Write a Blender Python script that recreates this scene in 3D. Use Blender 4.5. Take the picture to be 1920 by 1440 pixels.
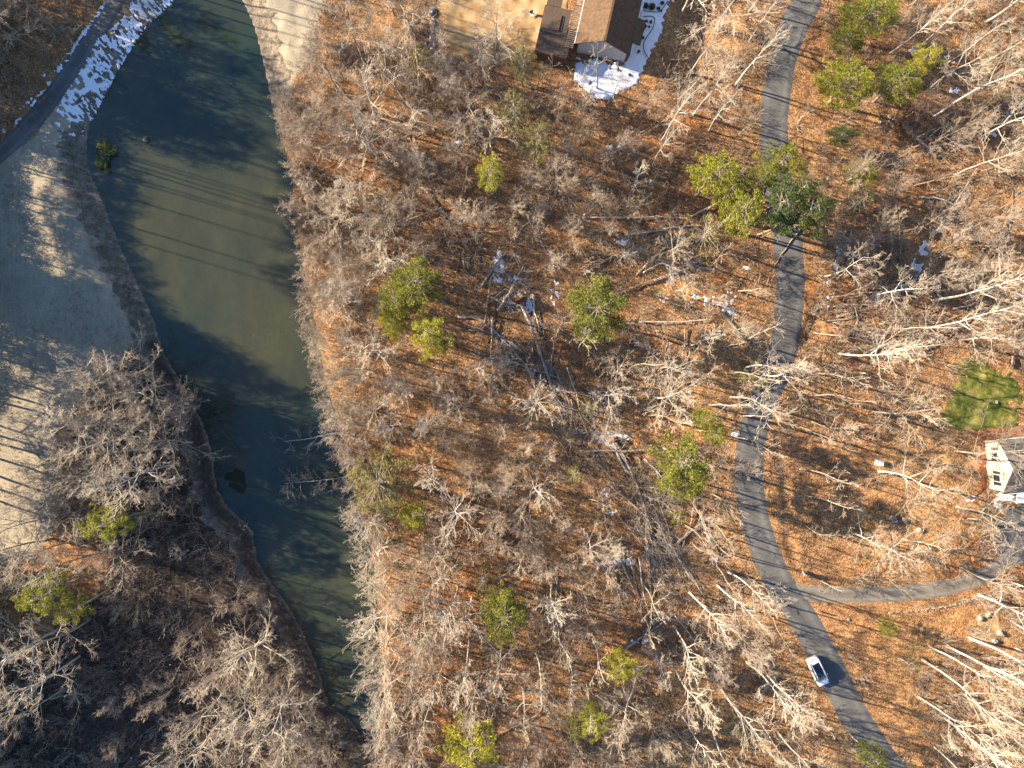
import bpy, bmesh, math, random
import numpy as np
from mathutils import Vector, Matrix
R = math.radians
for o in list(bpy.data.objects): bpy.data.objects.remove(o)
SC = bpy.context.scene
COL = SC.collection
CAMH, PPM = 100.0, 12.5
SUN_EL, SUN_DIR = 21.5, -16.5          # elevation; direction the shadows run (degrees, 0 = right of the picture)

# ------------------------------------------------------------------ camera, light, exposure
cam = bpy.data.cameras.new('camera'); camo = bpy.data.objects.new('camera', cam); COL.objects.link(camo)
camo.location = (0, 0, CAMH); camo.rotation_euler = (0, 0, 0)
cam.sensor_width = 36.0; cam.lens = 36.0 * CAMH / (1920 / PPM); cam.clip_start = 0.5; cam.clip_end = 5000
SC.camera = camo
w = bpy.data.worlds.new('World'); SC.world = w; w.use_nodes = True
nt = w.node_tree; bg = nt.nodes['Background']; sky = nt.nodes.new('ShaderNodeTexSky')
sky.sky_type = 'NISHITA'; sky.sun_disc = False; sky.sun_elevation = R(SUN_EL)
sky.air_density = 1.0; sky.dust_density = 0.0; sky.ozone_density = 5.0
sd = Vector((-math.cos(R(SUN_DIR)) * math.cos(R(SUN_EL)), -math.sin(R(SUN_DIR)) * math.cos(R(SUN_EL)), math.sin(R(SUN_EL))))
sky.sun_rotation = math.atan2(sd.x, sd.y)
nt.links.new(sky.outputs[0], bg.inputs[0]); bg.inputs[1].default_value = 0.075
sun = bpy.data.lights.new('sun', 'SUN'); sun.energy = 5.0; sun.angle = R(0.53); sun.color = (1.0, 0.83, 0.62)
suno = bpy.data.objects.new('sun', sun); COL.objects.link(suno)
suno.rotation_euler = sd.to_track_quat('Z', 'Y').to_euler()
SC.view_settings.view_transform = 'Standard'; SC.view_settings.look = 'None'
SC.view_settings.gamma = 1.0; SC.view_settings.exposure = 1.95
SC.cycles.max_bounces = 5; SC.cycles.diffuse_bounces = 2; SC.cycles.glossy_bounces = 2
SC.cycles.transparent_max_bounces = 4

# ------------------------------------------------------------------ helpers
def W(px, py, z=0.0):
    k = (CAMH - z) / CAMH / PPM
    return ((px - 960) * k, (720 - py) * k)
def scr(x, y, z=0.0):
    k = CAMH / (CAMH - z) * PPM
    return (960 + x * k, 720 - y * k)
def seg_dist(X, Y, A, B):
    ax, ay = A; bx, by = B; dx, dy = bx - ax, by - ay
    L = dx * dx + dy * dy + 1e-12
    t = np.clip(((X - ax) * dx + (Y - ay) * dy) / L, 0, 1)
    return np.hypot(X - ax - t * dx, Y - ay - t * dy)
def poly_sdf(X, Y, P):
    X = np.asarray(X, float); Y = np.asarray(Y, float)
    d = np.full(X.shape, 1e9); ins = np.zeros(X.shape, bool); n = len(P)
    for i in range(n):
        A, B = P[i], P[(i + 1) % n]
        d = np.minimum(d, seg_dist(X, Y, A, B))
        c = ((A[1] > Y) != (B[1] > Y))
        if A[1] != B[1]:
            c &= X < (B[0] - A[0]) * (Y - A[1]) / (B[1] - A[1]) + A[0]
            ins ^= c
    return np.where(ins, -d, d)
def line_sdf(X, Y, P):
    d = np.full(np.shape(X), 1e9)
    for i in range(len(P) - 1): d = np.minimum(d, seg_dist(X, Y, P[i], P[i + 1]))
    return d
def catmull(P, n=8, closed=False):
    P = [np.array(p, float) for p in P]; out = []; N = len(P)
    rng = range(N if closed else N - 1)
    for i in rng:
        if closed: a, b, c, d = P[(i - 1) % N], P[i], P[(i + 1) % N], P[(i + 2) % N]
        else: a, b, c, d = P[max(i - 1, 0)], P[i], P[i + 1], P[min(i + 2, N - 1)]
        for k in range(n):
            t = k / n
            out.append(0.5 * ((2 * b) + (-a + c) * t + (2 * a - 5 * b + 4 * c - d) * t * t + (-a + 3 * b - 3 * c + d) * t ** 3))
    if not closed: out.append(P[-1])
    return [tuple(p) for p in out]
_nr = np.random.RandomState(5); _NT = _nr.rand(64, 64)
def vnoise(X, Y, s, off=0.0):
    x = np.asarray(X) / s + off + 1000; y = np.asarray(Y) / s + off * 1.7 + 1000
    xi = np.floor(x).astype(int); yi = np.floor(y).astype(int); fx = x - xi; fy = y - yi
    fx = fx * fx * (3 - 2 * fx); fy = fy * fy * (3 - 2 * fy)
    g = lambda a, b: _NT[a % 64, b % 64]
    return (g(xi, yi) * (1 - fx) + g(xi + 1, yi) * fx) * (1 - fy) + (g(xi, yi + 1) * (1 - fx) + g(xi + 1, yi + 1) * fx) * fy
def sstep(a, b, x):
    t = np.clip((x - a) / (b - a), 0, 1); return t * t * (3 - 2 * t)

def mesh_np(name, V, F, mat, parent=None, smooth=False, mats=None, midx=None):
    """V (n,3); F list of tuples or (m,k) array"""
    me = bpy.data.meshes.new(name)
    V = np.asarray(V, np.float32)
    if isinstance(F, np.ndarray):
        m, k = F.shape
        me.vertices.add(len(V)); me.vertices.foreach_set('co', V.ravel())
        me.loops.add(m * k); me.loops.foreach_set('vertex_index', F.astype(np.int32).ravel())
        me.polygons.add(m); me.polygons.foreach_set('loop_start', np.arange(0, m * k, k, dtype=np.int32))
        me.update(calc_edges=True)
    else:
        me.from_pydata([tuple(map(float, v)) for v in V], [], F); me.update()
    for mm in (mats or [mat]): me.materials.append(mm)
    if midx is not None: me.polygons.foreach_set('material_index', np.asarray(midx, np.int32))
    me.polygons.foreach_set('use_smooth', np.full(len(me.polygons), smooth))
    o = bpy.data.objects.new(name, me); COL.objects.link(o)
    if parent is not None: o.parent = parent
    return o
def tag(o, label=None, cat=None, group=None, kind=None):
    if label: o['label'] = label
    if cat: o['category'] = cat
    if group: o['group'] = group
    if kind: o['kind'] = kind
    return o
def empty(name, loc=(0, 0, 0), rz=0):
    o = bpy.data.objects.new(name, None); COL.objects.link(o); o.location = loc; o.rotation_euler = (0, 0, rz); return o
class MB:
    def __init__(s): s.v = []; s.f = []
    def add(s, vs, fs):
        n = len(s.v); s.v += [tuple(v) for v in vs]; s.f += [tuple(i + n for i in f) for f in fs]
    def box(s, c, size, rz=0.0, bev=0.0):
        cx, cy, cz = c; hx, hy, hz = size[0] / 2, size[1] / 2, size[2] / 2
        cr, sr = math.cos(rz), math.sin(rz); b = min(bev, hx * .9, hy * .9, hz * .9)
        def T(x, y, z): return (cx + x * cr - y * sr, cy + x * sr + y * cr, cz + z)
        if b <= 0:
            vs = [T(x, y, z) for z in (-hz, hz) for x, y in ((-hx, -hy), (hx, -hy), (hx, hy), (-hx, hy))]
            s.add(vs, [(3, 2, 1, 0), (4, 5, 6, 7), (0, 1, 5, 4), (1, 2, 6, 5), (2, 3, 7, 6), (3, 0, 4, 7)]); return
        rings = []
        for z, e in ((-hz, b), (-hz + b, 0), (hz - b, 0), (hz, b)):
            x, y = hx - e, hy - e; c_ = b if e == 0 else b * .3
            rings.append([T(*p, z) for p in ((-x + c_, -y), (x - c_, -y), (x, -y + c_), (x, y - c_), (x - c_, y), (-x + c_, y), (-x, y - c_), (-x, -y + c_))])
        vs = [v for r in rings for v in r]; fs = [tuple(range(7, -1, -1)), tuple(range(24, 32))]
        for k in range(3):
            for i in range(8): fs.append((k * 8 + i, k * 8 + (i + 1) % 8, k * 8 + 8 + (i + 1) % 8, k * 8 + 8 + i))
        s.add(vs, fs)
    def tube(s, P, rad, n=6, cap=True):
        P = [Vector(p) for p in P]; rings = []
        up = Vector((0, 0, 1)); prev = None
        for i, p in enumerate(P):
            d = (P[min(i + 1, len(P) - 1)] - P[max(i - 1, 0)]).normalized()
            if prev is None:
                a = d.cross(up)
                if a.length < .1: a = d.cross(Vector((1, 0, 0)))
            else: a = prev - d * prev.dot(d)
            a.normalize(); prev = a; b = d.cross(a); r = rad[i]
            rings.append([p + (a * math.cos(2 * math.pi * k / n) + b * math.sin(2 * math.pi * k / n)) * r for k in range(n)])
        vs = [v for r in rings for v in r]; fs = []
        for i in range(len(P) - 1):
            for k in range(n): fs.append((i * n + k, i * n + (k + 1) % n, (i + 1) * n + (k + 1) % n, (i + 1) * n + k))
        if cap: fs.append(tuple(range(n - 1, -1, -1))); fs.append(tuple(range(len(vs) - n, len(vs))))
        s.add(vs, fs)
    def lump(s, c, r, seed=0, amp=.2, nu=10, nv=6):
        rr = random.Random(seed); ph = [rr.uniform(0, 6.28) for _ in range(6)]; vs = []; fs = []
        for j in range(nv + 1):
            th = math.pi * j / nv
            for i in range(nu):
                a = 2 * math.pi * i / nu
                k = 1 + amp * (math.sin(2 * a + ph[0]) * .5 + math.sin(3 * a + ph[1] + 2 * th) * .5 + math.sin(3 * th + ph[2]) * .4 + rr.uniform(-.4, .4) * (0 < j < nv))
                vs.append((c[0] + r[0] * k * math.sin(th) * math.cos(a), c[1] + r[1] * k * math.sin(th) * math.sin(a), c[2] + r[2] * k * math.cos(th)))
        for j in range(nv):
            for i in range(nu): fs.append((j * nu + i, (j + 1) * nu + i, (j + 1) * nu + (i + 1) % nu, j * nu + (i + 1) % nu))
        s.add(vs, fs)
    def build(s, name, mat, parent=None, smooth=False): return mesh_np(name, s.v, s.f, mat, parent, smooth)

# ------------------------------------------------------------------ materials
def mat_new(name, rough=.8, spec=.3):
    m = bpy.data.materials.new(name); m.use_nodes = True; b = m.node_tree.nodes['Principled BSDF']
    b.inputs['Roughness'].default_value = rough; b.inputs['Specular IOR Level'].default_value = spec
    return m, m.node_tree, b
def N(nt, t, **kw):
    n = nt.nodes.new(t)
    for k, v in kw.items():
        if k in n.inputs: n.inputs[k].default_value = v
        else: setattr(n, k, v)
    return n
def ramp(nt, src, stops):
    r = nt.nodes.new('ShaderNodeValToRGB'); cr = r.color_ramp
    while len(cr.elements) > 1: cr.elements.remove(cr.elements[-1])
    cr.elements[0].position = stops[0][0]; cr.elements[0].color = (*stops[0][1], 1)
    for p, c in stops[1:]:
        e = cr.elements.new(p); e.color = (*c, 1)
    nt.links.new(src, r.inputs[0]); return r.outputs[0]
def mixc(nt, fac, a, b, mode='MIX'):
    m = nt.nodes.new('ShaderNodeMix'); m.data_type = 'RGBA'; m.blend_type = mode
    for s, v in ((m.inputs[0], fac), (m.inputs[6], a), (m.inputs[7], b)):
        if isinstance(v, (int, float)): s.default_value = v
        elif isinstance(v, tuple): s.default_value = (*v, 1)
        else: nt.links.new(v, s)
    return m.outputs[2]
def bump(nt, b, src, strength, dist=.05):
    n = nt.nodes.new('ShaderNodeBump'); n.inputs['Strength'].default_value = strength; n.inputs['Distance'].default_value = dist
    nt.links.new(src, n.inputs['Height']); nt.links.new(n.outputs[0], b.inputs['Normal'])
def coords(nt, which='Object'): return nt.nodes.new('ShaderNodeTexCoord').outputs[which]
def noise(nt, co, scale, detail=4, rough=.6, scl=None, rot=None):
    if scl or rot:
        mp = nt.nodes.new('ShaderNodeMapping')
        if scl: mp.inputs['Scale'].default_value = scl
        if rot: mp.inputs['Rotation'].default_value = rot
        nt.links.new(co, mp.inputs[0]); co = mp.outputs[0]
    n = nt.nodes.new('ShaderNodeTexNoise'); n.inputs['Scale'].default_value = scale; n.inputs['Detail'].default_value = detail
    n.inputs['Roughness'].default_value = rough; nt.links.new(co, n.inputs['Vector']); return n.outputs['Fac']

def simple(name, c1, c2=None, scale=3.0, rough=.8, spec=.3, bmp=0.0, scl=None, metal=0.0):
    m, t, b = mat_new(name, rough, spec); b.inputs['Metallic'].default_value = metal
    co = coords(t)
    if c2 is None: c2 = tuple(x * .8 for x in c1)
    n = noise(t, co, scale, scl=scl)
    t.links.new(ramp(t, n, [(.35, c2), (.65, c1)]), b.inputs['Base Color'])
    if bmp: bump(t, b, n, bmp)
    return m
M = {}
def mk_litter():
    m, t, b = mat_new('leaf_litter', .95, .1); co = coords(t)
    big = noise(t, co, .045, 5, .65); mid = noise(t, co, .45, 5, .7); fine = noise(t, co, 5.5, 5, .75)
    v = t.nodes.new('ShaderNodeTexVoronoi'); v.inputs['Scale'].default_value = 4.5; t.links.new(co, v.inputs['Vector'])
    leaf = ramp(t, fine, [(.28, (.09, .058, .038)), (.42, (.28, .162, .083)), (.52, (.52, .315, .15)), (.62, (.67, .45, .24)), (.75, (.78, .64, .45))])
    dk = ramp(t, mid, [(.3, (.42, .38, .36)), (.5, (.85, .80, .78)), (.68, (1.15, 1.1, 1.0))])
    c = mixc(t, 1.0, leaf, dk, 'MULTIPLY')
    tint = ramp(t, big, [(.36, (1.0, .80, .68)), (.46, (.86, .84, .84)), (.54, (1.1, 1.05, .98)), (.64, (1.2, 1.2, 1.12))])
    c = mixc(t, 1.0, c, tint, 'MULTIPLY')
    cell = ramp(t, v.outputs['Color'], [(.2, (.6, .55, .5)), (.6, (1, 1, 1)), (.9, (1.35, 1.3, 1.2))])
    c = mixc(t, .8, c, cell, 'MULTIPLY')
    t.links.new(c, b.inputs['Base Color'])
    s = t.nodes.new('ShaderNodeMath'); s.operation = 'ADD'; t.links.new(fine, s.inputs[0]); t.links.new(mid, s.inputs[1])
    bump(t, b, s.outputs[0], .9, .35); return m
M['litter'] = mk_litter()
def mk_lawn():
    m, t, b = mat_new('dormant_grass', .95, .1); co = coords(t)
    big = noise(t, co, .06, 6, .7); mid = noise(t, co, .9, 6, .75, scl=(1, .22, 1), rot=(0, 0, R(-25))); fine = noise(t, co, 7, 3, .8)
    c = ramp(t, big, [(.3, (.30, .26, .19)), (.5, (.39, .33, .24)), (.7, (.46, .39, .29))])
    c = mixc(t, .7, c, ramp(t, mid, [(.3, (.68, .68, .66)), (.5, (1, 1, 1)), (.7, (1.2, 1.17, 1.12))]), 'MULTIPLY')
    c = mixc(t, .75, c, ramp(t, fine, [(.3, (.6, .6, .58)), (.6, (1.15, 1.15, 1.12))]), 'MULTIPLY')
    t.links.new(c, b.inputs['Base Color']); bump(t, b, fine, 1.0, .18); return m
M['lawn'] = mk_lawn()
def mk_bank():
    m, t, b = mat_new('rough_bank_grass', .95, .1); co = coords(t)
    mid = noise(t, co, 1.1, 6, .75); fine = noise(t, co, 6, 4, .8)
    c = ramp(t, mid, [(.3, (.07, .05, .038)), (.5, (.20, .165, .12)), (.68, (.34, .28, .20))])
    c = mixc(t, .7, c, ramp(t, fine, [(.35, (.5, .5, .5)), (.6, (1.2, 1.2, 1.2))]), 'MULTIPLY')
    t.links.new(c, b.inputs['Base Color']); bump(t, b, mid, .9, .3); return m
M['bank'] = mk_bank()
def mk_green():
    m, t, b = mat_new('green_turf', .95, .1); co = coords(t)
    mid = noise(t, co, .45, 6, .8); fine = noise(t, co, 6, 4, .8)
    c = ramp(t, mid, [(.3, (.045, .065, .015)), (.48, (.10, .115, .022)), (.58, (.22, .20, .05)), (.7, (.34, .25, .10))])
    c = mixc(t, .7, c, ramp(t, fine, [(.35, (.5, .5, .5)), (.6, (1.2, 1.2, 1.2))]), 'MULTIPLY')
    t.links.new(c, b.inputs['Base Color']); bump(t, b, fine, .7, .1); return m
M['green'] = mk_green()
def mk_road(nm, RC, leaf):
    m, t, b = mat_new(nm, .85, .3); co = coords(t)
    big = noise(t, co, .18, 5, .6); fine = noise(t, co, 9, 4, .8)
    v = t.nodes.new('ShaderNodeTexVoronoi'); v.feature = 'DISTANCE_TO_EDGE'; v.inputs['Scale'].default_value = .16
    wv = mixc(t, .12, co, t.nodes.new('ShaderNodeTexNoise').outputs['Color']); t.links.new(wv, v.inputs['Vector'])
    c = ramp(t, big, [(.3, RC[0]), (.5, RC[1]), (.7, RC[2])])
    at = t.nodes.new('ShaderNodeAttribute'); at.attribute_name = 'across'
    c = mixc(t, 1, c, ramp(t, at.outputs['Fac'], [(0, (.86, .86, .86)), (.28, (.92, .92, .92)), (.5, (1.16, 1.15, 1.13)), (.68, (.98, .98, .98)), (1, (.8, .8, .8))]), 'MULTIPLY')
    c = mixc(t, .6, c, ramp(t, fine, [(.3, (.7, .7, .7)), (.7, (1.2, 1.2, 1.2))]), 'MULTIPLY')
    c = mixc(t, 1, c, ramp(t, v.outputs[0], [(0, (.62, .62, .62)), (.012, (1, 1, 1))]), 'MULTIPLY')
    lf = noise(t, co, 4.5, 5, .85); ad = t.nodes.new('ShaderNodeMath'); ad.operation = 'MULTIPLY_ADD'; pw = t.nodes.new('ShaderNodeMath'); pw.operation = 'POWER'; pw.inputs[1].default_value = 7; t.links.new(at.outputs['Fac'], pw.inputs[0]); t.links.new(pw.outputs[0], ad.inputs[0]); ad.inputs[1].default_value = .3; t.links.new(lf, ad.inputs[2])
    c = mixc(t, ramp(t, ad.outputs[0], [(leaf, (0, 0, 0)), (leaf + .05, (1, 1, 1))]), c, (.42, .24, .11))
    t.links.new(c, b.inputs['Base Color']); bump(t, b, fine, .3, .03); return m
M['road'] = mk_road('old_asphalt', ((.085, .084, .08), (.125, .122, .113), (.17, .163, .146)), .66)
M['drive'] = mk_road('worn_tan_asphalt', ((.15, .135, .11), (.20, .18, .145), (.26, .235, .19)), .58)
def mk_water():
    m, t, b = mat_new('murky_pond_water', .03, .5); co = coords(t)
    big = noise(t, co, .03, 3, .5); spk = noise(t, co, 3.2, 2, .5)
    c = ramp(t, big, [(.35, (.022, .036, .026)), (.6, (.043, .045, .024))])
    c = mixc(t, 1, c, ramp(t, noise(t, co, .22, 6, .75, scl=(1, .5, 1), rot=(0, 0, R(30))), [(.3, (.78, .8, .82)), (.5, (1, 1, 1)), (.72, (1.28, 1.24, 1.18))]), 'MULTIPLY')
    msk = noise(t, co, .055, 4, .6)
    sp = ramp(t, spk, [(.70, (0, 0, 0)), (.74, (1, 1, 1))]); mk = ramp(t, msk, [(.52, (0, 0, 0)), (.6, (.6, .6, .6))])
    c = mixc(t, mixc(t, 1.0, sp, mk, 'MULTIPLY'), c, (.15, .16, .10))
    t.links.new(c, b.inputs['Base Color']); b.inputs['IOR'].default_value = 1.33; b.inputs['Specular IOR Level'].default_value = 1.0
    bump(t, b, noise(t, co, 1.5, 3, .5), .04, .02); return m
M['water'] = mk_water()
def mk_snow():
    m, t, b = mat_new('snow', .6, .3); co = coords(t)
    n = noise(t, co, 3, 5, .7)
    t.links.new(ramp(t, n, [(.3, (.68, .69, .71)), (.6, (.84, .84, .86))]), b.inputs['Base Color']); bump(t, b, n, .5, .08); return m
M['snow'] = mk_snow()
def mk_bark(name, a, bb, rnd=True, fine=2.5):
    m, t, b = mat_new(name, .9, .15); co = coords(t)
    n = noise(t, co, fine, 4, .7)
    c = ramp(t, n, [(.3, a), (.7, bb)])
    if rnd:
        oi = t.nodes.new('ShaderNodeObjectInfo')
        c = mixc(t, 1, c, ramp(t, oi.outputs['Random'], [(0, (.72, .68, .64)), (.35, (.95, .9, .86)), (.7, (1.05, 1.05, 1.05)), (1, (1.3, 1.28, 1.22))]), 'MULTIPLY')
    t.links.new(c, b.inputs['Base Color']); return m
M['bark'] = mk_bark('grey_tan_bark', (.21, .175, .135), (.42, .36, .28))
M['twig'] = mk_bark('pale_twigs', (.29, .24, .18), (.48, .41, .315))
M['whitebark'] = mk_bark('white_bark', (.36, .32, .27), (.62, .57, .49))
M['whitetwig'] = mk_bark('white_twigs', (.38, .32, .24), (.58, .505, .395))
M['fuzz'] = mk_bark('grey_brown_twigs', (.27, .22, .17), (.46, .385, .30))
M['brush'] = mk_bark('brown_brush', (.19, .14, .095), (.38, .30, .21))
M['deadwood'] = mk_bark('weathered_deadwood', (.17, .135, .10), (.36, .30, .235), False)
M['greylog'] = mk_bark('grey_dead_wood', (.20, .185, .165), (.42, .39, .35), False)
M['rustwood'] = mk_bark('rust_brown_needles', (.13, .06, .03), (.28, .15, .08), False)
M['soil'] = simple('red_soil', (.26, .10, .045), (.10, .04, .02), 3, .95, .1, .8)
def mk_fol(name, cs):
    m, t, b = mat_new(name, .65, .25); co = coords(t)
    g = t.nodes.new('ShaderNodeNewGeometry'); n = noise(t, co, .9, 4, .7)
    a = t.nodes.new('ShaderNodeMath'); a.operation = 'MULTIPLY_ADD'; a.inputs[1].default_value = .35; t.links.new(g.outputs['Random Per Island'], a.inputs[0]); t.links.new(n, a.inputs[2])
    s = t.nodes.new('ShaderNodeMath'); s.operation = 'SUBTRACT'; t.links.new(a.outputs[0], s.inputs[0]); s.inputs[1].default_value = .17
    c = ramp(t, s.outputs[0], [(.25, cs[0]), (.5, cs[1]), (.75, cs[2])])
    oi = t.nodes.new('ShaderNodeObjectInfo')
    c = mixc(t, 1, c, ramp(t, oi.outputs['Random'], [(0, (.8, .85, .9)), (.5, (1, 1, 1)), (1, (1.2, 1.12, 1))]), 'MULTIPLY')
    t.links.new(c, b.inputs['Base Color'])
    tr = t.nodes.new('ShaderNodeBsdfTranslucent'); t.links.new(c, tr.inputs[0]); mx = t.nodes.new('ShaderNodeMixShader'); mx.inputs[0].default_value = .25
    t.links.new(b.outputs[0], mx.inputs[1]); t.links.new(tr.outputs[0], mx.inputs[2]); t.links.new(mx.outputs[0], t.nodes['Material Output'].inputs[0]); return m
M['pine'] = mk_fol('pine_foliage', [(.045, .062, .012), (.18, .19, .026), (.38, .345, .05)])
M['lime'] = mk_fol('yellow_green_foliage', [(.06, .08, .010), (.25, .25, .022), (.46, .42, .05)])
M['olive'] = mk_fol('olive_foliage', [(.10, .09, .03), (.22, .19, .06), (.36, .31, .11)])
M['dark'] = mk_fol('dark_green_foliage', [(.03, .05, .014), (.085, .12, .028), (.16, .20, .045)])
M['reed'] = mk_bark('dry_reeds', (.13, .10, .085), (.30, .235, .19), False)
M['straw'] = mk_bark('dry_straw', (.25, .20, .13), (.5, .41, .27), False)

# ------------------------------------------------------------------ ground, pond, roads
pond_px = [(345, -60), (320, 0), (270, 45), (235, 100), (197, 170), (168, 225), (159, 280), (168, 330), (190, 380), (225, 470), (258, 540), (285, 600),
 (305, 665), (342, 725), (375, 790), (395, 850), (405, 920), (440, 968), (472, 1000), (478, 1050), (510, 1100), (545, 1150), (575, 1210), (598, 1270),
 (615, 1325), (652, 1350), (676, 1385), (690, 1412), (705, 1400), (712, 1340), (712, 1250), (710, 1150), (700, 1060), (688, 1000), (668, 930),
 (652, 860), (636, 800), (612, 720), (600, 660), (588, 590), (572, 520), (560, 450), (548, 350), (530, 260), (515, 205), (500, 130), (480, 50), (458, 0), (440, -60)]
POND = catmull([W(x, y, -.9) for x, y in pond_px], 4, True)
road_px = [(1530, -110), (1512, 0), (1482, 60), (1464, 120), (1455, 180), (1450, 250), (1458, 340), (1472, 420), (1480, 500), (1480, 570), (1472, 640), (1452, 700),
 (1426, 765), (1408, 830), (1404, 900), (1412, 960), (1430, 1025), (1456, 1085), (1492, 1140), (1528, 1200), (1566, 1272), (1600, 1340), (1638, 1400), (1690, 1465), (1780, 1560)]
ROAD = catmull([W(x, y) for x, y in road_px], 8)
drive_px = [(1478, 1106), (1530, 1113), (1600, 1115), (1700, 1111), (1780, 1101), (1845, 1080), (1890, 1048), (1918, 1010), (1930, 960)]
DRIVE = catmull([W(x, y) for x, y in drive_px], 8)
path_px = [(300, -110), (222, -10), (195, 35), (150, 105), (100, 180), (50, 240), (0, 288), (-60, 335), (-160, 400)]
PATH = catmull([W(x, y) for x, y in path_px], 8)
ditch_px = [(1462, 850), (1474, 900), (1476, 960), (1478, 1010), (1492, 1055)]
DITCH = [W(x, y) for x, y in ditch_px]
creek_px = [(1800, 380), (1765, 430), (1735, 480), (1712, 520), (1690, 545), (1650, 562), (1600, 570), (1540, 585), (1515, 640)]
CREEK = [W(x, y) for x, y in creek_px]
def hgt(x, y):
    X = np.asarray(x, float); Y = np.asarray(y, float)
    b = (vnoise(X, Y, 22) - .5) * 1.1 + (vnoise(X, Y, 9, 3.3) - .5) * .35
    flat = np.minimum(line_sdf(X, Y, ROAD[::4]), line_sdf(X, Y, PATH[::4]))
    flat = np.minimum(flat, line_sdf(X, Y, DRIVE[::4]))
    b = b * sstep(2, 9, flat)
    lump = (vnoise(X, Y, 1.6, 7.1) - .5) * .28 + (vnoise(X, Y, .8, 1.9) - .5) * .12
    b = b + lump * sstep(3.2, 6, flat) * np.where(X < -49, .25, 1)
    b = b - .32 * np.exp(-(line_sdf(X, Y, DITCH) / .8) ** 2) - .8 * np.exp(-(line_sdf(X, Y, CREEK) / 1.3) ** 2)
    s = poly_sdf(X, Y, POND[::2])
    k = 1 - sstep(0, 4.5, s)
    b = b * (1 - k) - .9 * k
    return np.where(s < 0, -.9 - 1.2 * sstep(0, 4, -s), b)
def h1(x, y): return float(hgt(np.array([x]), np.array([y]))[0])

def grid_axis(lo, hi, step, far):
    a = list(np.arange(lo, hi + 1e-6, step)); st = step; x = hi
    while x < far: st *= 1.35; x += st; a.append(x)
    st = step; x = lo; pre = []
    while x > -far: st *= 1.35; x -= st; pre.append(x)
    return np.array(pre[::-1] + a)
ax = grid_axis(-82, 82, .4, 1500); ay = grid_axis(-62, 62, .4, 1500)
GX, GY = np.meshgrid(ax, ay); GZ = hgt(GX, GY)
nx, ny = len(ax), len(ay)
idx = np.arange(nx * ny).reshape(ny, nx)
F = np.stack([idx[:-1, :-1], idx[:-1, 1:], idx[1:, 1:], idx[1:, :-1]], -1).reshape(-1, 4)
ground = tag(mesh_np('ground', np.stack([GX, GY, GZ], -1).reshape(-1, 3), F, M['litter'], smooth=True), 'orange brown leaf litter on the forest floor', kind='structure')

def sheet(name, f, bb, res, zoff, mat, edge=-.03, kind='structure', label=None, **kw):
    x0, y0, x1, y1 = bb; xs = np.arange(x0, x1, res); ys = np.arange(y0, y1, res)
    X, Y = np.meshgrid(xs, ys); Fv = f(X, Y); n_y, n_x = X.shape
    Z = hgt(X, Y) + zoff
    V = list(map(tuple, np.stack([X, Y, Z], -1).reshape(-1, 3))); fl = Fv.ravel(); I = np.arange(n_x * n_y).reshape(n_y, n_x)
    q = np.stack([I[:-1, :-1], I[:-1, 1:], I[1:, 1:], I[1:, :-1]], -1).reshape(-1, 4); s = fl[q] < 0
    faces = [tuple(map(int, r)) for r in q[s.all(1)]]; ed = {}
    new = []
    def cut(a, b):
        k = (min(a, b), max(a, b))
        if k not in ed:
            t = fl[a] / (fl[a] - fl[b]); va, vb = V[a], V[b]
            ed[k] = len(V); new.append(len(V)); V.append((va[0] + (vb[0] - va[0]) * t, va[1] + (vb[1] - va[1]) * t, va[2] + (vb[2] - va[2]) * t - zoff + edge))
        return ed[k]
    for r in q[s.any(1) & ~s.all(1)]:
        r = list(map(int, r)); p = []
        for i in range(4):
            a, b = r[i], r[(i + 1) % 4]
            if fl[a] < 0: p.append(a)
            if (fl[a] < 0) != (fl[b] < 0): p.append(cut(a, b))
        if len(p) > 2: faces.append(tuple(p))
    used = sorted({i for f_ in faces for i in f_}); mp = {o: n for n, o in enumerate(used)}
    o = mesh_np(name, [V[i] for i in used], [tuple(mp[i] for i in f_) for f_ in faces], mat, smooth=True)
    return tag(o, label, kind=kind, **kw)
def PW(pts): return [W(x, y) for x, y in pts]
lawn_px = [(-400, 480), (-160, 424), (-60, 358), (0, 310), (50, 262), (95, 210), (140, 150), (190, 80), (215, 45), (330, 20), (300, 60), (250, 100), (200, 200), (180, 300), (200, 380), (260, 520), (310, 660),
 (250, 650), (205, 690), (150, 740), (118, 800), (108, 870), (105, 950), (85, 1005), (50, 1045), (0, 1062), (-120, 1090), (-400, 1100)]
LAWN = PW(lawn_px); LAWN2 = PW([(430, -60), (470, 20), (500, 130), (520, 205), (545, 175), (585, 120), (600, 60), (610, -60)])
POND2 = POND[::2]
def f_lawn(X, Y):
    wv = (vnoise(X, Y, 1.2, 4) - .5) * .8 + (vnoise(X, Y, 4, 8) - .5) * 1.5
    return np.maximum(np.minimum(poly_sdf(X, Y, LAWN), poly_sdf(X, Y, LAWN2)) + wv, -(poly_sdf(X, Y, POND2) - 1.2 - wv * .5))
lawn = sheet('lawn', f_lawn, (-110, -32, -26, 62), .4, .025, M['lawn'], label='dormant tan grass field beside the pond')
def f_bank(X, Y):
    d = poly_sdf(X, Y, POND2); wv = (vnoise(X, Y, 1.1, 2) - .5) * 2.2
    U, V_ = X * PPM + 960, 720 - Y * PPM
    mid = np.interp(V_, [-60, 130, 300, 640, 900, 1100, 1300, 1420], [640, 640, 380, 430, 540, 600, 660, 700])
    return np.maximum(np.maximum(d - 3.2 + wv, -d - .35), (U - mid) / PPM)
bank = sheet('bank', f_bank, (-72, -62, -18, 62), .4, .05, M['bank'], label='rough dead grass bank around the pond')
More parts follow.
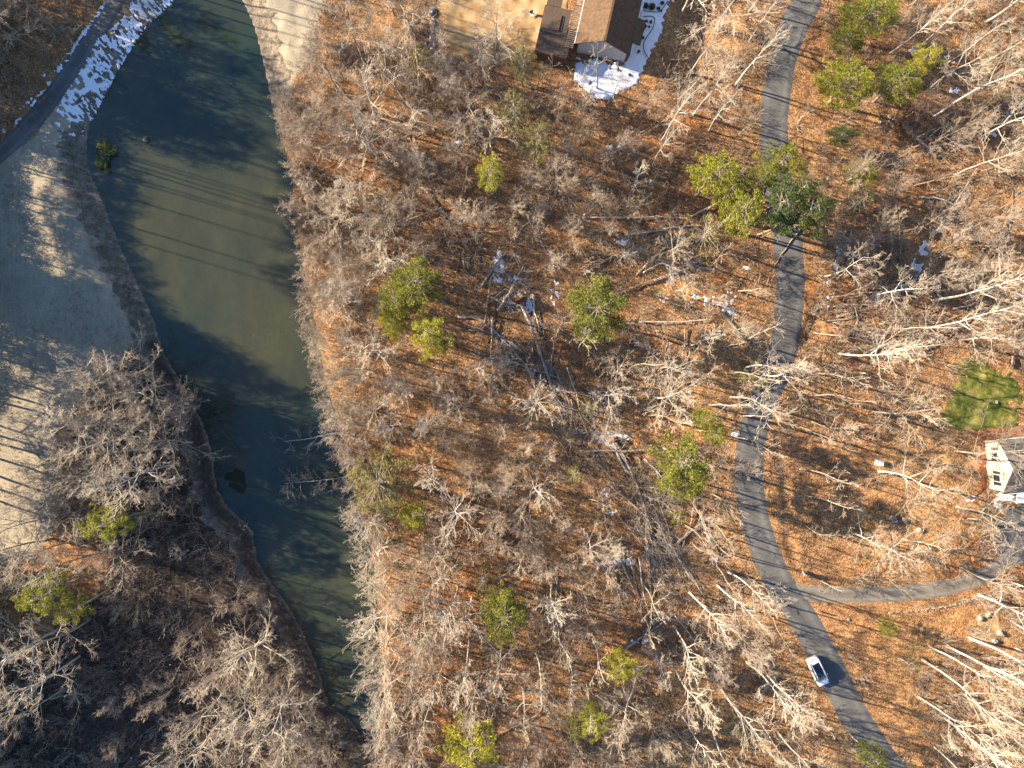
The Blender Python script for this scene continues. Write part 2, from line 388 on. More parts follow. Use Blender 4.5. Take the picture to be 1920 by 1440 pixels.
# shallow sheet of pond water
wp = PW([(340, -70), (150, 0), (60, 300), (100, 700), (300, 900), (350, 1100), (500, 1500), (800, 1480), (790, 900), (700, 500), (620, 0), (560, -70)])
water = tag(mesh_np('pond_water', [(x, y, -.9) for x, y in [(p[0], p[1]) for p in catmull([W(a, b, -.9) for a, b in pond_px], 2, True)]], [tuple(range(2 * len(pond_px)))], M['water']), 'murky olive and blue pond water', kind='structure')
# grow the water a little under the bank so no gap shows
cxy = np.array([v.co[:2] for v in water.data.vertices]); nv = len(cxy)
for i, v in enumerate(water.data.vertices):
    t = cxy[(i + 1) % nv] - cxy[i - 1]; nrm = np.array([t[1], -t[0]]); nrm /= np.linalg.norm(nrm) + 1e-9
    sgn = 1 if float(poly_sdf(np.array([cxy[i][0] + nrm[0] * .2]), np.array([cxy[i][1] + nrm[1] * .2]), POND2)[0]) > 0 else -1
    v.co.x += sgn * nrm[0] * .25; v.co.y += sgn * nrm[1] * .25

def ribbon(name, P, width, zoff, mat, seed=0, **kw):
    P = [np.array(p) for p in P]; V = []; fs = []; nc = 9
    for i, p in enumerate(P):
        d = P[min(i + 1, len(P) - 1)] - P[max(i - 1, 0)]; d = d / (np.hypot(*d) + 1e-9); n_ = np.array([-d[1], d[0]])
        wl = width / 2 + .22 * (vnoise(p[0], p[1], 1.3, seed) - .5); wr = width / 2 + .22 * (vnoise(p[0], p[1], 1.3, seed + 9) - .5)
        for k in range(nc):
            t = -1 + 2 * k / (nc - 1); q = p + n_ * (t * (wl if t < 0 else wr)); e = abs(t)
            z = h1(*q) + zoff + .02 * (1 - t * t) - (zoff + .04 if e > .99 else 0)
            V.append((q[0], q[1], z))
    for i in range(len(P) - 1):
        for k in range(nc - 1): fs.append((i * nc + k, i * nc + k + 1, (i + 1) * nc + k + 1, (i + 1) * nc + k))
    o = mesh_np(name, V, fs, mat, smooth=True); at = o.data.attributes.new('across', 'FLOAT', 'POINT'); at.data.foreach_set('value', np.tile(np.abs(np.linspace(-1, 1, nc)), len(P)).astype(np.float32))
    return tag(o, kind='structure', **kw)
def dense(P, n): return catmull(P[::2] + ([P[-1]] if (len(P) - 1) % 2 else []), n)
ribbon('road', dense(ROAD, 3), 4.9, .05, M['road'], 1, label='narrow grey asphalt lane through the wood')
ribbon('driveway', dense(DRIVE, 3), 2.8, .035, M['drive'], 2, label='asphalt driveway leading to the cream house')
ribbon('path', dense(PATH, 3), 3.1, .05, M['road'], 3, label='dark paved path beside the pond')
# driveway apron by the cream house
def f_apron(X, Y): return poly_sdf(X, Y, PW([(1868, 985), (1888, 950), (1960, 945), (1960, 1060), (1880, 1062), (1862, 1030)])) + (vnoise(X, Y, 1.5) - .5) * .3
sheet('driveway', f_apron, (68, -30, 84, -16), .3, .025, M['road'], label='wide asphalt apron before the cream house')
M['shaded_humus'] = simple('shade_dark_humus', (.085, .06, .045), (.03, .024, .02), 1.6, .95, .1, .8)  # ground tone darkened to carry the thicket's shade
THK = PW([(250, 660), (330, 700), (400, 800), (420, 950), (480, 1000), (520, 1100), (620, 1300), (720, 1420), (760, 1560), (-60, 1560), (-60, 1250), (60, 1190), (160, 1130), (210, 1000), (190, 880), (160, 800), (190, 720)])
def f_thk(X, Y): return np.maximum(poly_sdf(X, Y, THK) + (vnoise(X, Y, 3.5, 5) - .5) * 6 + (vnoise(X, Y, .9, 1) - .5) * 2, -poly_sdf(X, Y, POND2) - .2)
sheet('forest_floor', f_thk, (-88, -66, -12, 8), .4, .022, M['shaded_humus'], label='dark forest floor with shade painted in under the left bank thicket')
GREEN = PW([(1772, 792), (1790, 740), (1800, 690), (1832, 668), (1870, 690), (1908, 700), (1912, 798), (1860, 803), (1812, 808)])
def f_green(X, Y): return poly_sdf(X, Y, GREEN) + (vnoise(X, Y, 2.2, 5) - .5) * 2.4 + (vnoise(X, Y, .5, 5) - .5) * 1.4
sheet('lawn', f_green, (60, -10, 80, 8), .3, .03, M['green'], label='small bright green lawn above the cream house')
M['mulch'] = simple('red_mulch', (.30, .12, .06), (.16, .06, .03), 4, .95, .1, .6)
def f_mulch(X, Y):
    a = poly_sdf(X, Y, PW([(1815, 812), (1860, 804), (1935, 796), (1935, 822), (1862, 830), (1858, 842), (1848, 880), (1850, 930), (1836, 928), (1834, 870), (1838, 828)]))
    return a + (vnoise(X, Y, .8, 6) - .5) * .4
sheet('mulch_bed', f_mulch, (66, -20, 80, -5), .25, .045, M['mulch'], label='red brown mulch bed around the cream house')
# bare sandy yard left of the brown house
M['sand'] = simple('worn_yard_soil', (.46, .33, .17), (.30, .17, .07), .5, .95, .1, .5)
def f_yard(X, Y): return poly_sdf(X, Y, PW([(826, -40), (832, 70), (850, 108), (930, 122), (1010, 100), (1070, 110), (1070, -40)])) + (vnoise(X, Y, 2.2, 6) - .5) * 2
sheet('yard', f_yard, (-14, 45, 12, 62), .4, .03, M['sand'], label='worn tan yard beside the brown house')
def f_pit(X, Y): return poly_sdf(X, Y, PW([(1815, 1200), (1830, 1165), (1870, 1150), (1880, 1190), (1850, 1215)])) + (vnoise(X, Y, 1.2, 6) - .5) * 1
sheet('bare_soil', f_pit, (60, -46, 80, -30), .3, .03, M['sand'], label='pale patch of bare soil by the driveway')

# ------------------------------------------------------------------ snow
RR = random.Random(41)
def snow(name, pts, thr, ns, label, z=.06, res=.2, group=None, streak=None):
    P = PW(pts); xs = [p[0] for p in P]; ys = [p[1] for p in P]
    def f(X, Y):
        a = poly_sdf(X, Y, P); U, V_ = X, Y
        if streak is not None:
            c, s = math.cos(streak), math.sin(streak); U = (X * c + Y * s) / 2.2; V_ = (-X * s + Y * c)
        n = vnoise(U, V_, ns, 11) * .65 + vnoise(U, V_, ns * .45, 3) * .35
        return np.maximum(a + (n - .5) * 2.2 * ns, thr + (.05 if res > .13 else .12) - n)
    o = sheet(name, f, (min(xs) - 1, min(ys) - 1, max(xs) + 1, max(ys) + 1), res, z, M['snow'], edge=.0, kind='stuff')
    return tag(o, label, 'snow', group)
snow('snow_patch', [(1078, 118), (1120, 112), (1160, 122), (1180, 128), (1203, 132), (1198, 150), (1165, 170), (1140, 190), (1110, 180), (1075, 150)], .12, .7, 'bright sunlit snow patch below the brown house', .09)
snow('snow_patch', [(1203, -40), (1262, -40), (1252, 10), (1245, 30), (1238, 60), (1222, 92), (1210, 118), (1200, 140), (1170, 126), (1180, 100), (1190, 60)], .02, .5, 'blue shaded snow on the garden bed beside the brown house', .1)
snow('snow_patch', [(1083, 108), (1125, 112), (1140, 124), (1118, 134)], .2, .6, 'pale snow strip along the foot of the brown house', .1)
snow('snow_patch', [(325, -30), (318, 2), (272, 42), (234, 98), (195, 165), (168, 222), (130, 230), (104, 210), (118, 180), (150, 130), (182, 72), (205, 55), (235, 20), (262, -30)], .40, .30, 'streaky snow field between the dark path and the pond', .09, .14, streak=R(-50))
snow('snow_patch', [(100, 225), (170, 228), (155, 250), (140, 262), (105, 268)], .56, .5, 'last scraps of snow on the pond bank', .09, .15)
snow('snow_patch', [(196, 0), (204, 4), (162, 66), (118, 130), (80, 175), (56, 207), (50, 203), (90, 150), (140, 78)], .32, .7, 'thin line of snow along the left edge of the path', .08, .12)
snow('snow_patch', [(30, 205), (82, 130), (100, 132), (60, 195), (34, 240), (0, 260), (0, 235)], .60, .6, 'speckled snow under the trees left of the path', .09, .15)
snow('snow_patch', [(1785, 400), (1800, 410), (1770, 440), (1750, 470), (1738, 500), (1720, 530), (1706, 548), (1690, 540), (1702, 510), (1718, 480), (1740, 440), (1770, 415)], .40, .7, 'ragged snow lying along the shaded creek bed', .1)
snow('snow_patch', [(1635, 545), (1665, 545), (1660, 575), (1635, 570)], .40, .7, 'snow scrap at the lower end of the creek', .1)
k = 0
for (x, y, rx, ry, t, lab) in [(935, 500, 12, 28, .36, 'narrow snow patch along the slanting log right of the evergreen cluster'), (962, 560, 16, 18, .40, 'snow on the left side of the upturned root plate'),
  (988, 568, 14, 16, .35, 'snow on the right side of the upturned root plate'), (965, 525, 22, 8, .45, 'broken snow above the upturned root plate'), (1042, 548, 10, 20, .42, 'snow patch left of the lone round evergreen'),
  (1148, 822, 26, 12, .25, 'snow patch at the root end of the long double log'), (1165, 452, 14, 6, .3, 'snow scrap left of the horizontal logs'), (1100, 408, 9, 6, .3, 'snow scrap at the left tip of the straight log'),
  (1355, 575, 22, 24, .44, 'snow under the broken tree left of the road'), (1310, 562, 16, 12, .5, 'thin snow left of the broken tree'), (1245, 560, 9, 5, .3, 'small snow patch between evergreen and broken tree'),
  (1138, 924, 9, 6, .3, 'small white snow scrap above the thin log'), (1150, 962, 14, 5, .4, 'snow scrap at the top of the slanting log'), (1160, 1056, 36, 8, .42, 'long snow patch under the log tangle'),
  (1330, 1000, 7, 12, .4, 'snow scrap beside the snowy log near the road'), (1378, 812, 7, 8, .3, 'snow scrap on the road verge beside the evergreen'), (1345, 1050, 16, 5, .45, 'snow scrap in the shadow near the road'),
  (1573, 470, 8, 6, .4, 'small snow scrap right of the road top'), (1565, 500, 9, 9, .45, 'snow scrap on the road bank'), (1555, 560, 9, 22, .5, 'snow speckle on the road verge'),
  (1400, 502, 10, 5, .4, 'snow scrap left of the road under the pines'), (1715, 98, 10, 9, .4, 'snow scrap among the upper right shrubs'), (1770, 110, 30, 8, .5, 'shaded snow among upper right brush'),
  (1785, 170, 14, 6, .42, 'snow sliver beside the thick brown log'), (1660, 225, 12, 8, .4, 'snow at the top of the thick brown log'), (1890, 210, 22, 16, .5, 'snow under the leaning log at the right edge'),
  (1865, 240, 14, 16, .5, 'snow strip below the leaning log at right'), (1200, 1200, 16, 6, .42, 'snow on the log above the leaning birch'), (1195, 1250, 8, 6, .4, 'snow scrap under the yellow pine'),
  (862, 268, 9, 6, .35, 'snow scrap in the wood below the stone row'), (802, 130, 10, 6, .5, 'snow at the foot of the stone row'), (1150, 275, 12, 6, .4, 'snow beside the brush below the brown house'),
  (1908, 555, 5, 5, .1, 'small bright snow scrap at right edge'), (1885, 930, 14, 7, .15, 'shaded snow beside the cream house corner'), (1870, 945, 8, 12, .3, 'snow strip at the apron corner'),
  (1820, 935, 9, 6, .3, 'snow scrap beside shrubs near the apron'), (1068, 745, 6, 4, .4, 'snow fleck left of the green shrub'), (1675, 978, 8, 5, .35, 'snow scrap against the boulder on the slope'),
  (220, 1420, 26, 12, .55, 'faint snow specks at the lower left'), (300, 1240, 30, 30, .68, 'snow flecks in the dark thicket'), (700, 1405, 9, 14, .4, 'bluish snow at the foot of the pond')]:
    pts = [(x + rx * 1.3 * RR.uniform(.6, 1.3) * math.cos(a), y + ry * 1.3 * RR.uniform(.6, 1.3) * math.sin(a)) for a in np.linspace(0, 5.7, 12)]
    snow('snow_patch', pts, t, .48, lab, .04, .11)

# ------------------------------------------------------------------ bare trees
class Segs:
    """tapered three sided prisms, gathered then built at once"""
    def __init__(s): s.a = []; s.b = []; s.ra = []; s.rb = []
    def add(s, a, b, ra, rb): s.a.append(a); s.b.append(b); s.ra.append(ra); s.rb.append(rb)
    def arrays(s, n=3):
        A = np.array(s.a); B = np.array(s.b); ra = np.array(s.ra)[:, None]; rb = np.array(s.rb)[:, None]
        D = B - A; D /= np.linalg.norm(D, axis=1, keepdims=True) + 1e-9
        U = np.cross(D, [0.31, .17, .93]); U /= np.linalg.norm(U, axis=1, keepdims=True) + 1e-9; T = np.cross(D, U)
        m = len(A); V = np.zeros((m, 2 * n, 3))
        for k in range(n):
            an = 2 * math.pi * k / n; o = U * math.cos(an) + T * math.sin(an)
            V[:, k] = A + o * ra; V[:, n + k] = B + o * rb
        base = np.arange(m)[:, None, None] * 2 * n
        q = np.array([[k, (k + 1) % n, n + (k + 1) % n, n + k] for k in range(n)])[None]
        return V.reshape(-1, 3), (base + q).reshape(-1, 4)
def rv(rr, s=1.0): return np.array([rr.gauss(0, s), rr.gauss(0, s), rr.gauss(0, s)])
def nrm(v): return v / (math.sqrt(v[0] * v[0] + v[1] * v[1] + v[2] * v[2]) + 1e-9)
def bare_tree(seed, Ht, style):
    rr = random.Random(seed); trunk = Segs(); crown = Segs()
    P = dict(oak=dict(cb=.30, nl=13, ang=(42, 78), ll=.43, kids=(7, 5, 3), up=.035, r0=.19, wig=.10, st=.2),
             poplar=dict(cb=.48, nl=14, ang=(20, 44), ll=.32, kids=(5, 4, 3), up=.05, r0=.145, wig=.08, st=.15),
             fine=dict(cb=.10, nl=15, ang=(16, 54), ll=.48, kids=(7, 6, 3), up=.04, r0=.10, wig=.09, st=.15),
             snag=dict(cb=.50, nl=8, ang=(30, 65), ll=.24, kids=(4, 3, 2), up=.05, r0=.14, wig=.10, st=.2))[style]
    minr = .0142
    def grow(p, d, L, r, lev):
        n = (6, 4, 3, 2)[min(lev - 1, 3)]; pts = [p]; dirs = []
        for i in range(n):
            d = nrm(d + rv(rr, P['wig'] * (.8 + .3 * lev)) + np.array([0, 0, P['up']]))
            q = p + d * (L / n); a = r * (1 - .75 * i / n); b = r * (1 - .75 * (i + 1) / n)
            (trunk if (lev == 1 and i < 2) else crown).add(p, q, max(a, minr), max(b, minr * .8)); p = q; pts.append(p); dirs.append(d)
        if lev <= 3:
            nk = P['kids'][lev - 1]
            for k in range(nk):
                t = (P['st'] + (.98 - P['st']) * (k + rr.random() * .8) / nk) * n; i = min(int(t), n - 1); q = pts[i] + (pts[i + 1] - pts[i]) * (t - i)
                dd = dirs[i]; s = nrm(np.cross(dd, rv(rr))); a = R(rr.uniform(20, 48))
                grow(q, nrm(dd * math.cos(a) + s * math.sin(a)), L * rr.uniform(.34, .60) * (1 - .35 * t / n), r * .5, lev + 1)
    # trunk with a slight bend, fork near the top for oaks
    n = 9; p = np.zeros(3) + [0, 0, -.3]; d = nrm(np.array([rr.gauss(0, .05), rr.gauss(0, .05), 1])); pts = [p]
    r0 = P['r0'] * Ht / 18
    for i in range(n):
        d = nrm(d + np.array([rr.gauss(0, .05), rr.gauss(0, .05), .12])); q = p + d * (Ht * .9 / n)
        trunk.add(p, q, r0 * (1.35 if i == 0 else 1 - .085 * i), r0 * (1 - .085 * (i + 1))); p = q; pts.append(p)
    az = rr.uniform(0, 6.28)
    for k in range(P['nl']):
        u = k / (P['nl'] - 1); t = (P['cb'] + (1 - P['cb']) * u) * n * .999; i = int(t); q = pts[i] + (pts[i + 1] - pts[i]) * (t - i)
        az += 2.4 + rr.gauss(0, .35); an = R(P['ang'][1] + (P['ang'][0] - P['ang'][1]) * u + rr.gauss(0, 7))
        if u > .93: an = R(12)
        dd = np.array([math.cos(az) * math.sin(an), math.sin(az) * math.sin(an), math.cos(an)])
        L = Ht * P['ll'] * (1 - .5 * u) * rr.uniform(.6, 1.15)
        grow(q, dd, L, r0 * (.42 - .2 * u), 1)
    return trunk, crown
SPEC = [('oak', 17, 'bark', 'twig'), ('oak', 19, 'bark', 'twig'), ('oak', 15, 'whitebark', 'whitetwig'), ('oak', 18, 'whitebark', 'whitetwig'),
        ('poplar', 20, 'whitebark', 'whitetwig'), ('poplar', 21, 'whitebark', 'whitetwig'), ('poplar', 18, 'bark', 'twig'), ('poplar', 20, 'bark', 'twig'),
        ('fine', 12, 'bark', 'fuzz'), ('fine', 14, 'bark', 'fuzz'), ('fine', 11, 'bark', 'fuzz'), ('fine', 13, 'bark', 'twig'),
        ('snag', 15, 'whitebark', 'whitetwig'), ('snag', 12, 'bark', 'twig')]
BY = {}
PROTO = []
for i, (st, Ht, mb, mt) in enumerate(SPEC):
    tr, cr = bare_tree(100 + i * 7, Ht, st)
    V, F_ = tr.arrays(7); ot = mesh_np('trunk', V, F_, M[mb], smooth=True); V, F_ = cr.arrays(3); oc = mesh_np('crown', V, F_, M[mt], smooth=True)
    COL.objects.unlink(ot); COL.objects.unlink(oc); PROTO.append((ot, oc, Ht, st)); BY.setdefault(st + ('w' if mb[0] == 'w' else ''), []).append(i)
RR = random.Random(77)
TREES = []       # records for the labels
def plant_bare(x, y, pi, Ht, rz=None, tilt=(0, 0), offscreen=False):
    ot, oc, H0, st = PROTO[pi]; s = Ht / H0
    e = empty('bare_tree', (x, y, h1(x, y)), RR.uniform(0, 6.28) if rz is None else rz); wd = s * RR.uniform(.9, 1.15); e.scale = (wd, wd, s)
    if tilt != (0, 0): e.rotation_euler = (Matrix.Rotation(tilt[1], 4, 'Y') @ Matrix.Rotation(tilt[0], 4, 'X') @ Matrix.Rotation(e.rotation_euler.z, 4, 'Z')).to_euler()
    for src in (ot, oc):
        c = src.copy(); COL.objects.link(c); c.parent = e
    TREES.append(dict(o=e, x=x, y=y, h=Ht, st=st, pale=SPEC[pi][2] == 'whitebark', off=offscreen)); return e

HOUSE1 = PW([(1000, -60), (1215, -60), (1205, 60), (1190, 130), (1060, 125), (1000, 115)])
HOUSE2 = PW([(1838, 820), (1960, 800), (1960, 990), (1860, 960)])
BLOCK = [PW([(826, -40), (832, 100), (1000, 120), (1060, 200), (1200, 200), (1260, 60), (1260, -40)]), HOUSE2, GREEN,
         PW([(1500, 780), (1600, 790), (1840, 870), (1850, 1000), (1760, 1070), (1520, 1080), (1480, 960)]),
         PW([(1530, 1130), (1700, 1140), (1860, 1120), (1860, 1260), (1760, 1190), (1700, 1300), (1740, 1420), (1690, 1400)]),
         PW([(1490, 60), (1555, 60), (1560, 260), (1490, 270)]),
         PW([(1045, 470), (1215, 470), (1215, 660), (1045, 660)])]
def free(x, y, m=0.0):
    X, Y = np.array([x]), np.array([y])
    if poly_sdf(X, Y, POND2)[0] < .6 + m: return False
    if line_sdf(X, Y, ROAD[::4])[0] < 3.0 + m or line_sdf(X, Y, DRIVE[::4])[0] < 2 + m or line_sdf(X, Y, PATH[::4])[0] < 2.4 + m: return False
    if poly_sdf(X, Y, LAWN)[0] < .5 or poly_sdf(X, Y, LAWN2)[0] < .5: return False
    return True
P_, Rn, L_, O_, D_, RL, SL, PD, SD_ = ('pine', 'pine'), ('round', 'pine'), ('pine', 'lime'), ('sparse', 'olive'), ('cedar', 'dark'), ('round', 'lime'), ('sparse', 'lime'), ('pine', 'dark'), ('sparse', 'dark')
EVS = [(785, 528, Rn, 17, 43, 1.1, 'tall dense pine, topmost and largest of the evergreen cluster right of the pond'), (738, 563, Rn, 15, 38, 1.05, 'rounded pine at the left of the evergreen cluster'),
 (730, 603, L_, 12, 32, 1.0, 'sparse low pine below the left side of the evergreen cluster'), (803, 625, L_, 17, 40, 1.3, 'yellow green pine at the foot of the evergreen cluster'), (830, 655, P_, 9, 16, 1.0, 'small evergreen tucked under the lowest pine of the cluster'),
 (1128, 580, Rn, 13, 56, 1.12, 'lone round evergreen in the middle of the wood'),
 (920, 318, L_, 15, 28, 1.45, 'narrow yellow green pine upper middle below the yard'), (965, 200, ('olivep', 'olive'), 14, 34, 1.1, 'loose olive pine with bare lower trunk below the yard'), (1006, 258, ('olivep', 'olive'), 14, 32, 1.15, 'olive pine just below and right of another olive pine'), (980, 110, ('olivep', 'olive'), 10, 24, 1.6, 'thin olive pine at the corner of the yard'),
 (1352, 318, L_, 15, 54, .85, 'bright yellow green pine at the upper left of the roadside pines'), (1400, 385, L_, 15, 46, 1.4, 'bright pine in the middle of the roadside pines'), (1462, 375, PD, 16, 50, 1.15, 'pine overhanging the road from the roadside group'), (1520, 385, PD, 15, 54, 1.0, 'darkest pine at the right end of the roadside pines'), (1345, 425, O_, 12, 52, 1.0, 'thin half bare olive pine at the lower left of the roadside pines'), (1372, 352, P_, 14, 34, 1.0, 'green pine filling the gap in the left half of the roadside pines'), (1432, 330, P_, 14, 34, .9, 'green pine crown above the middle of the roadside pines'), (1500, 350, PD, 15, 36, .9, 'green pine crown above the dark end of the roadside pines'), (1480, 415, PD, 12, 30, .9, 'dark lower pine hanging over the road'),
 (703, 918, ('olivep', 'olive'), 11, 56, 1.3, 'pale olive feathery tree on the shore beside the fallen dead conifer'), (765, 967, RL, 9, 29, .95, 'small bright green evergreen beside the pale olive shore tree'),
 (1325, 785, L_, 12, 24, 1.0, 'bright evergreen top touching the left edge of the road'), (1345, 815, L_, 12, 26, 1.0, 'bright evergreen just below another at the road edge'),
 (1285, 855, P_, 16, 64, 1.0, 'big green pine left of the road bend, upper crown'), (1283, 905, Rn, 13, 42, .9, 'green pine in front of the big pine by the road bend'), (1272, 973, SL, 8, 22, .9, 'small yellow evergreen above the snowy log'),
 (1398, 708, SL, 9, 16, .8, 'small yellow tuft evergreen over the road edge, left'), (1425, 722, SL, 9, 18, .8, 'small yellow tuft evergreen over the road edge, right'),
 (1104, 770, SD_, 6, 26, .95, 'round dark green shrub tree left of the snow patch'), (1076, 890, SL, 9, 17, 1.6, 'slim yellow green evergreen in the middle lower wood'), (950, 1158, Rn, 15, 42, 1.3, 'tall oval evergreen in the lower middle wood'),
 (1165, 1250, L_, 12, 36, 1.0, 'bright yellow pine at the top of the leaning birch'), (1115, 1355, L_, 13, 32, 1.2, 'yellow pine near the bottom, lower left of the leaning birch'), (1078, 1362, P_, 10, 24, 1.0, 'smaller green pine beside the yellow pine near the bottom'),
 (885, 1405, L_, 15, 62, 1.0, 'large yellow green pine at the bottom edge'), (195, 985, L_, 13, 52, .8, 'broad yellow green pine on the left bank above the dark thicket'), (265, 975, SD_, 8, 30, .8, 'thin green evergreen right of the broad left bank pine'),
 (75, 1120, L_, 15, 50, .85, 'large yellow green pine near the left edge, lit side'), (130, 1140, P_, 12, 36, .9, 'greener pine at the right of the large left edge pine'), (1670, 1180, L_, 5, 19, 1.1, 'small bright conifer on the bank below the driveway'),
 (1718, 1215, SL, 4, 16, .7, 'low yellow green bush between two small conifers'), (1712, 1255, SD_, 5, 28, .9, 'soft green bush below the small bright conifer'), (1640, 1425, P_, 9, 34, .9, 'green pine at the bottom edge over the road'),
 (1600, 150, L_, 9, 64, .9, 'broad yellow green shrub tree right of the upper road'), (1645, 15, L_, 10, 66, .8, 'yellow green tree at the top edge right of the road'), (1590, 70, P_, 7, 40, .8, 'yellow green shrub tree between the two larger ones near the top'), (1690, 150, P_, 9, 50, .9, 'olive shrub tree up right'), (1740, 105, L_, 9, 32, .9, 'bright tuft evergreen in the upper right brush'), (1578, 250, PD, 5, 38, .6, 'low green bush beside the upper road'),
 (1475, 290, P_, 11, 56, .75, 'olive green tree over the road above the roadside pines'), (1622, 315, P_, 7, 36, .9, 'green bush right of the roadside pines'), (1410, 228, SD_, 6, 20, 1.0, 'small green bush left of the upper road'), (1625, 375, SD_, 7, 40, .9, 'dull green bush right of the dark roadside pine'), (1875, 175, SL, 6, 18, 1.0, 'small green bush at the far upper right'),
 (788, 103, ('olivep', 'olive'), 6, 24, 1.0, 'golden olive shrub at the foot of the stone row'), (712, 120, O_, 8, 14, 1.3, 'small olive shrub in the upper wood'), (1000, 380, SD_, 5, 12, 1, 'tiny green bush in upper middle wood'),
 (1855, 985, SD_, 6, 36, .9, 'dark green shrub beside the driveway apron'), (1800, 875, SD_, 5, 15, 1, 'small dark shrub left of the cream house'), (1815, 925, SD_, 5, 16, 1, 'small dark shrub near the lower corner of the cream house'),
 (1020, 120, O_, 7, 18, 1.0, 'small olive shrub below the deck'), (1100, 240, SD_, 6, 16, 1, 'dull green bush below the snowy yard'), (1235, 205, SD_, 5, 16, 1, 'dark green bush right of the sunlit snow patch'), (905, 1100, SD_, 9, 24, 1.3, 'dull green pine above the oval evergreen'), (1410, 1370, SD_, 9, 34, 1, 'dull olive evergreen among pale trees at bottom'), (1390, 1195, SL, 5, 12, 1, 'tiny yellow bush left of the lane'),
 (640, 700, ('sparse', 'olive'), 6, 14, 1, 'tiny olive shrub on the right shore'), (1240, 545, SD_, 6, 18, 1, 'small green bush right of the lone round evergreen'), (176, 280, PD, 1.8, 24, 1.5, 'low dark bush standing for a submerged shadow at the left shore of the pond'), (958, 610, SD_, 4, 10, 1, 'tiny green bush left of the big grey log')]  # left shore bush added for a dark shadow under the water
SHORE = [(625, 640, 11), (640, 700, 12), (665, 800, 11), (715, 960, 12), (728, 1010, 13), (738, 1060, 13), (745, 1120, 14), (745, 1180, 15), (750, 1240, 15), (752, 1300, 14), (755, 1360, 13), (615, 560, 10), (605, 490, 10), (590, 420, 10)] + [(px + dx + 12, py, h_ * .8) for px, py, h_, dx in [(522, 215, 8, 18), (532, 245, 9, 16), (540, 275, 9, 18), (548, 305, 10, 16), (555, 340, 10, 14), (558, 370, 9, 30), (562, 415, 10, 14), (566, 470, 10, 14), (574, 530, 10, 14), (582, 545, 9, 30), (590, 585, 11, 14), (594, 615, 11, 12), (606, 660, 11, 14), (612, 705, 11, 14), (622, 750, 12, 12), (634, 778, 12, 12), (645, 825, 11, 12), (655, 850, 11, 10), (664, 905, 10, 14), (676, 940, 12, 14), (686, 975, 13, 14), (696, 1030, 13, 12), (706, 1085, 13, 12), (712, 1140, 14, 12), (714, 1190, 14, 12), (716, 1240, 14, 12), (716, 1285, 13, 12), (716, 1335, 13, 12), (724, 1380, 12, 10)]]
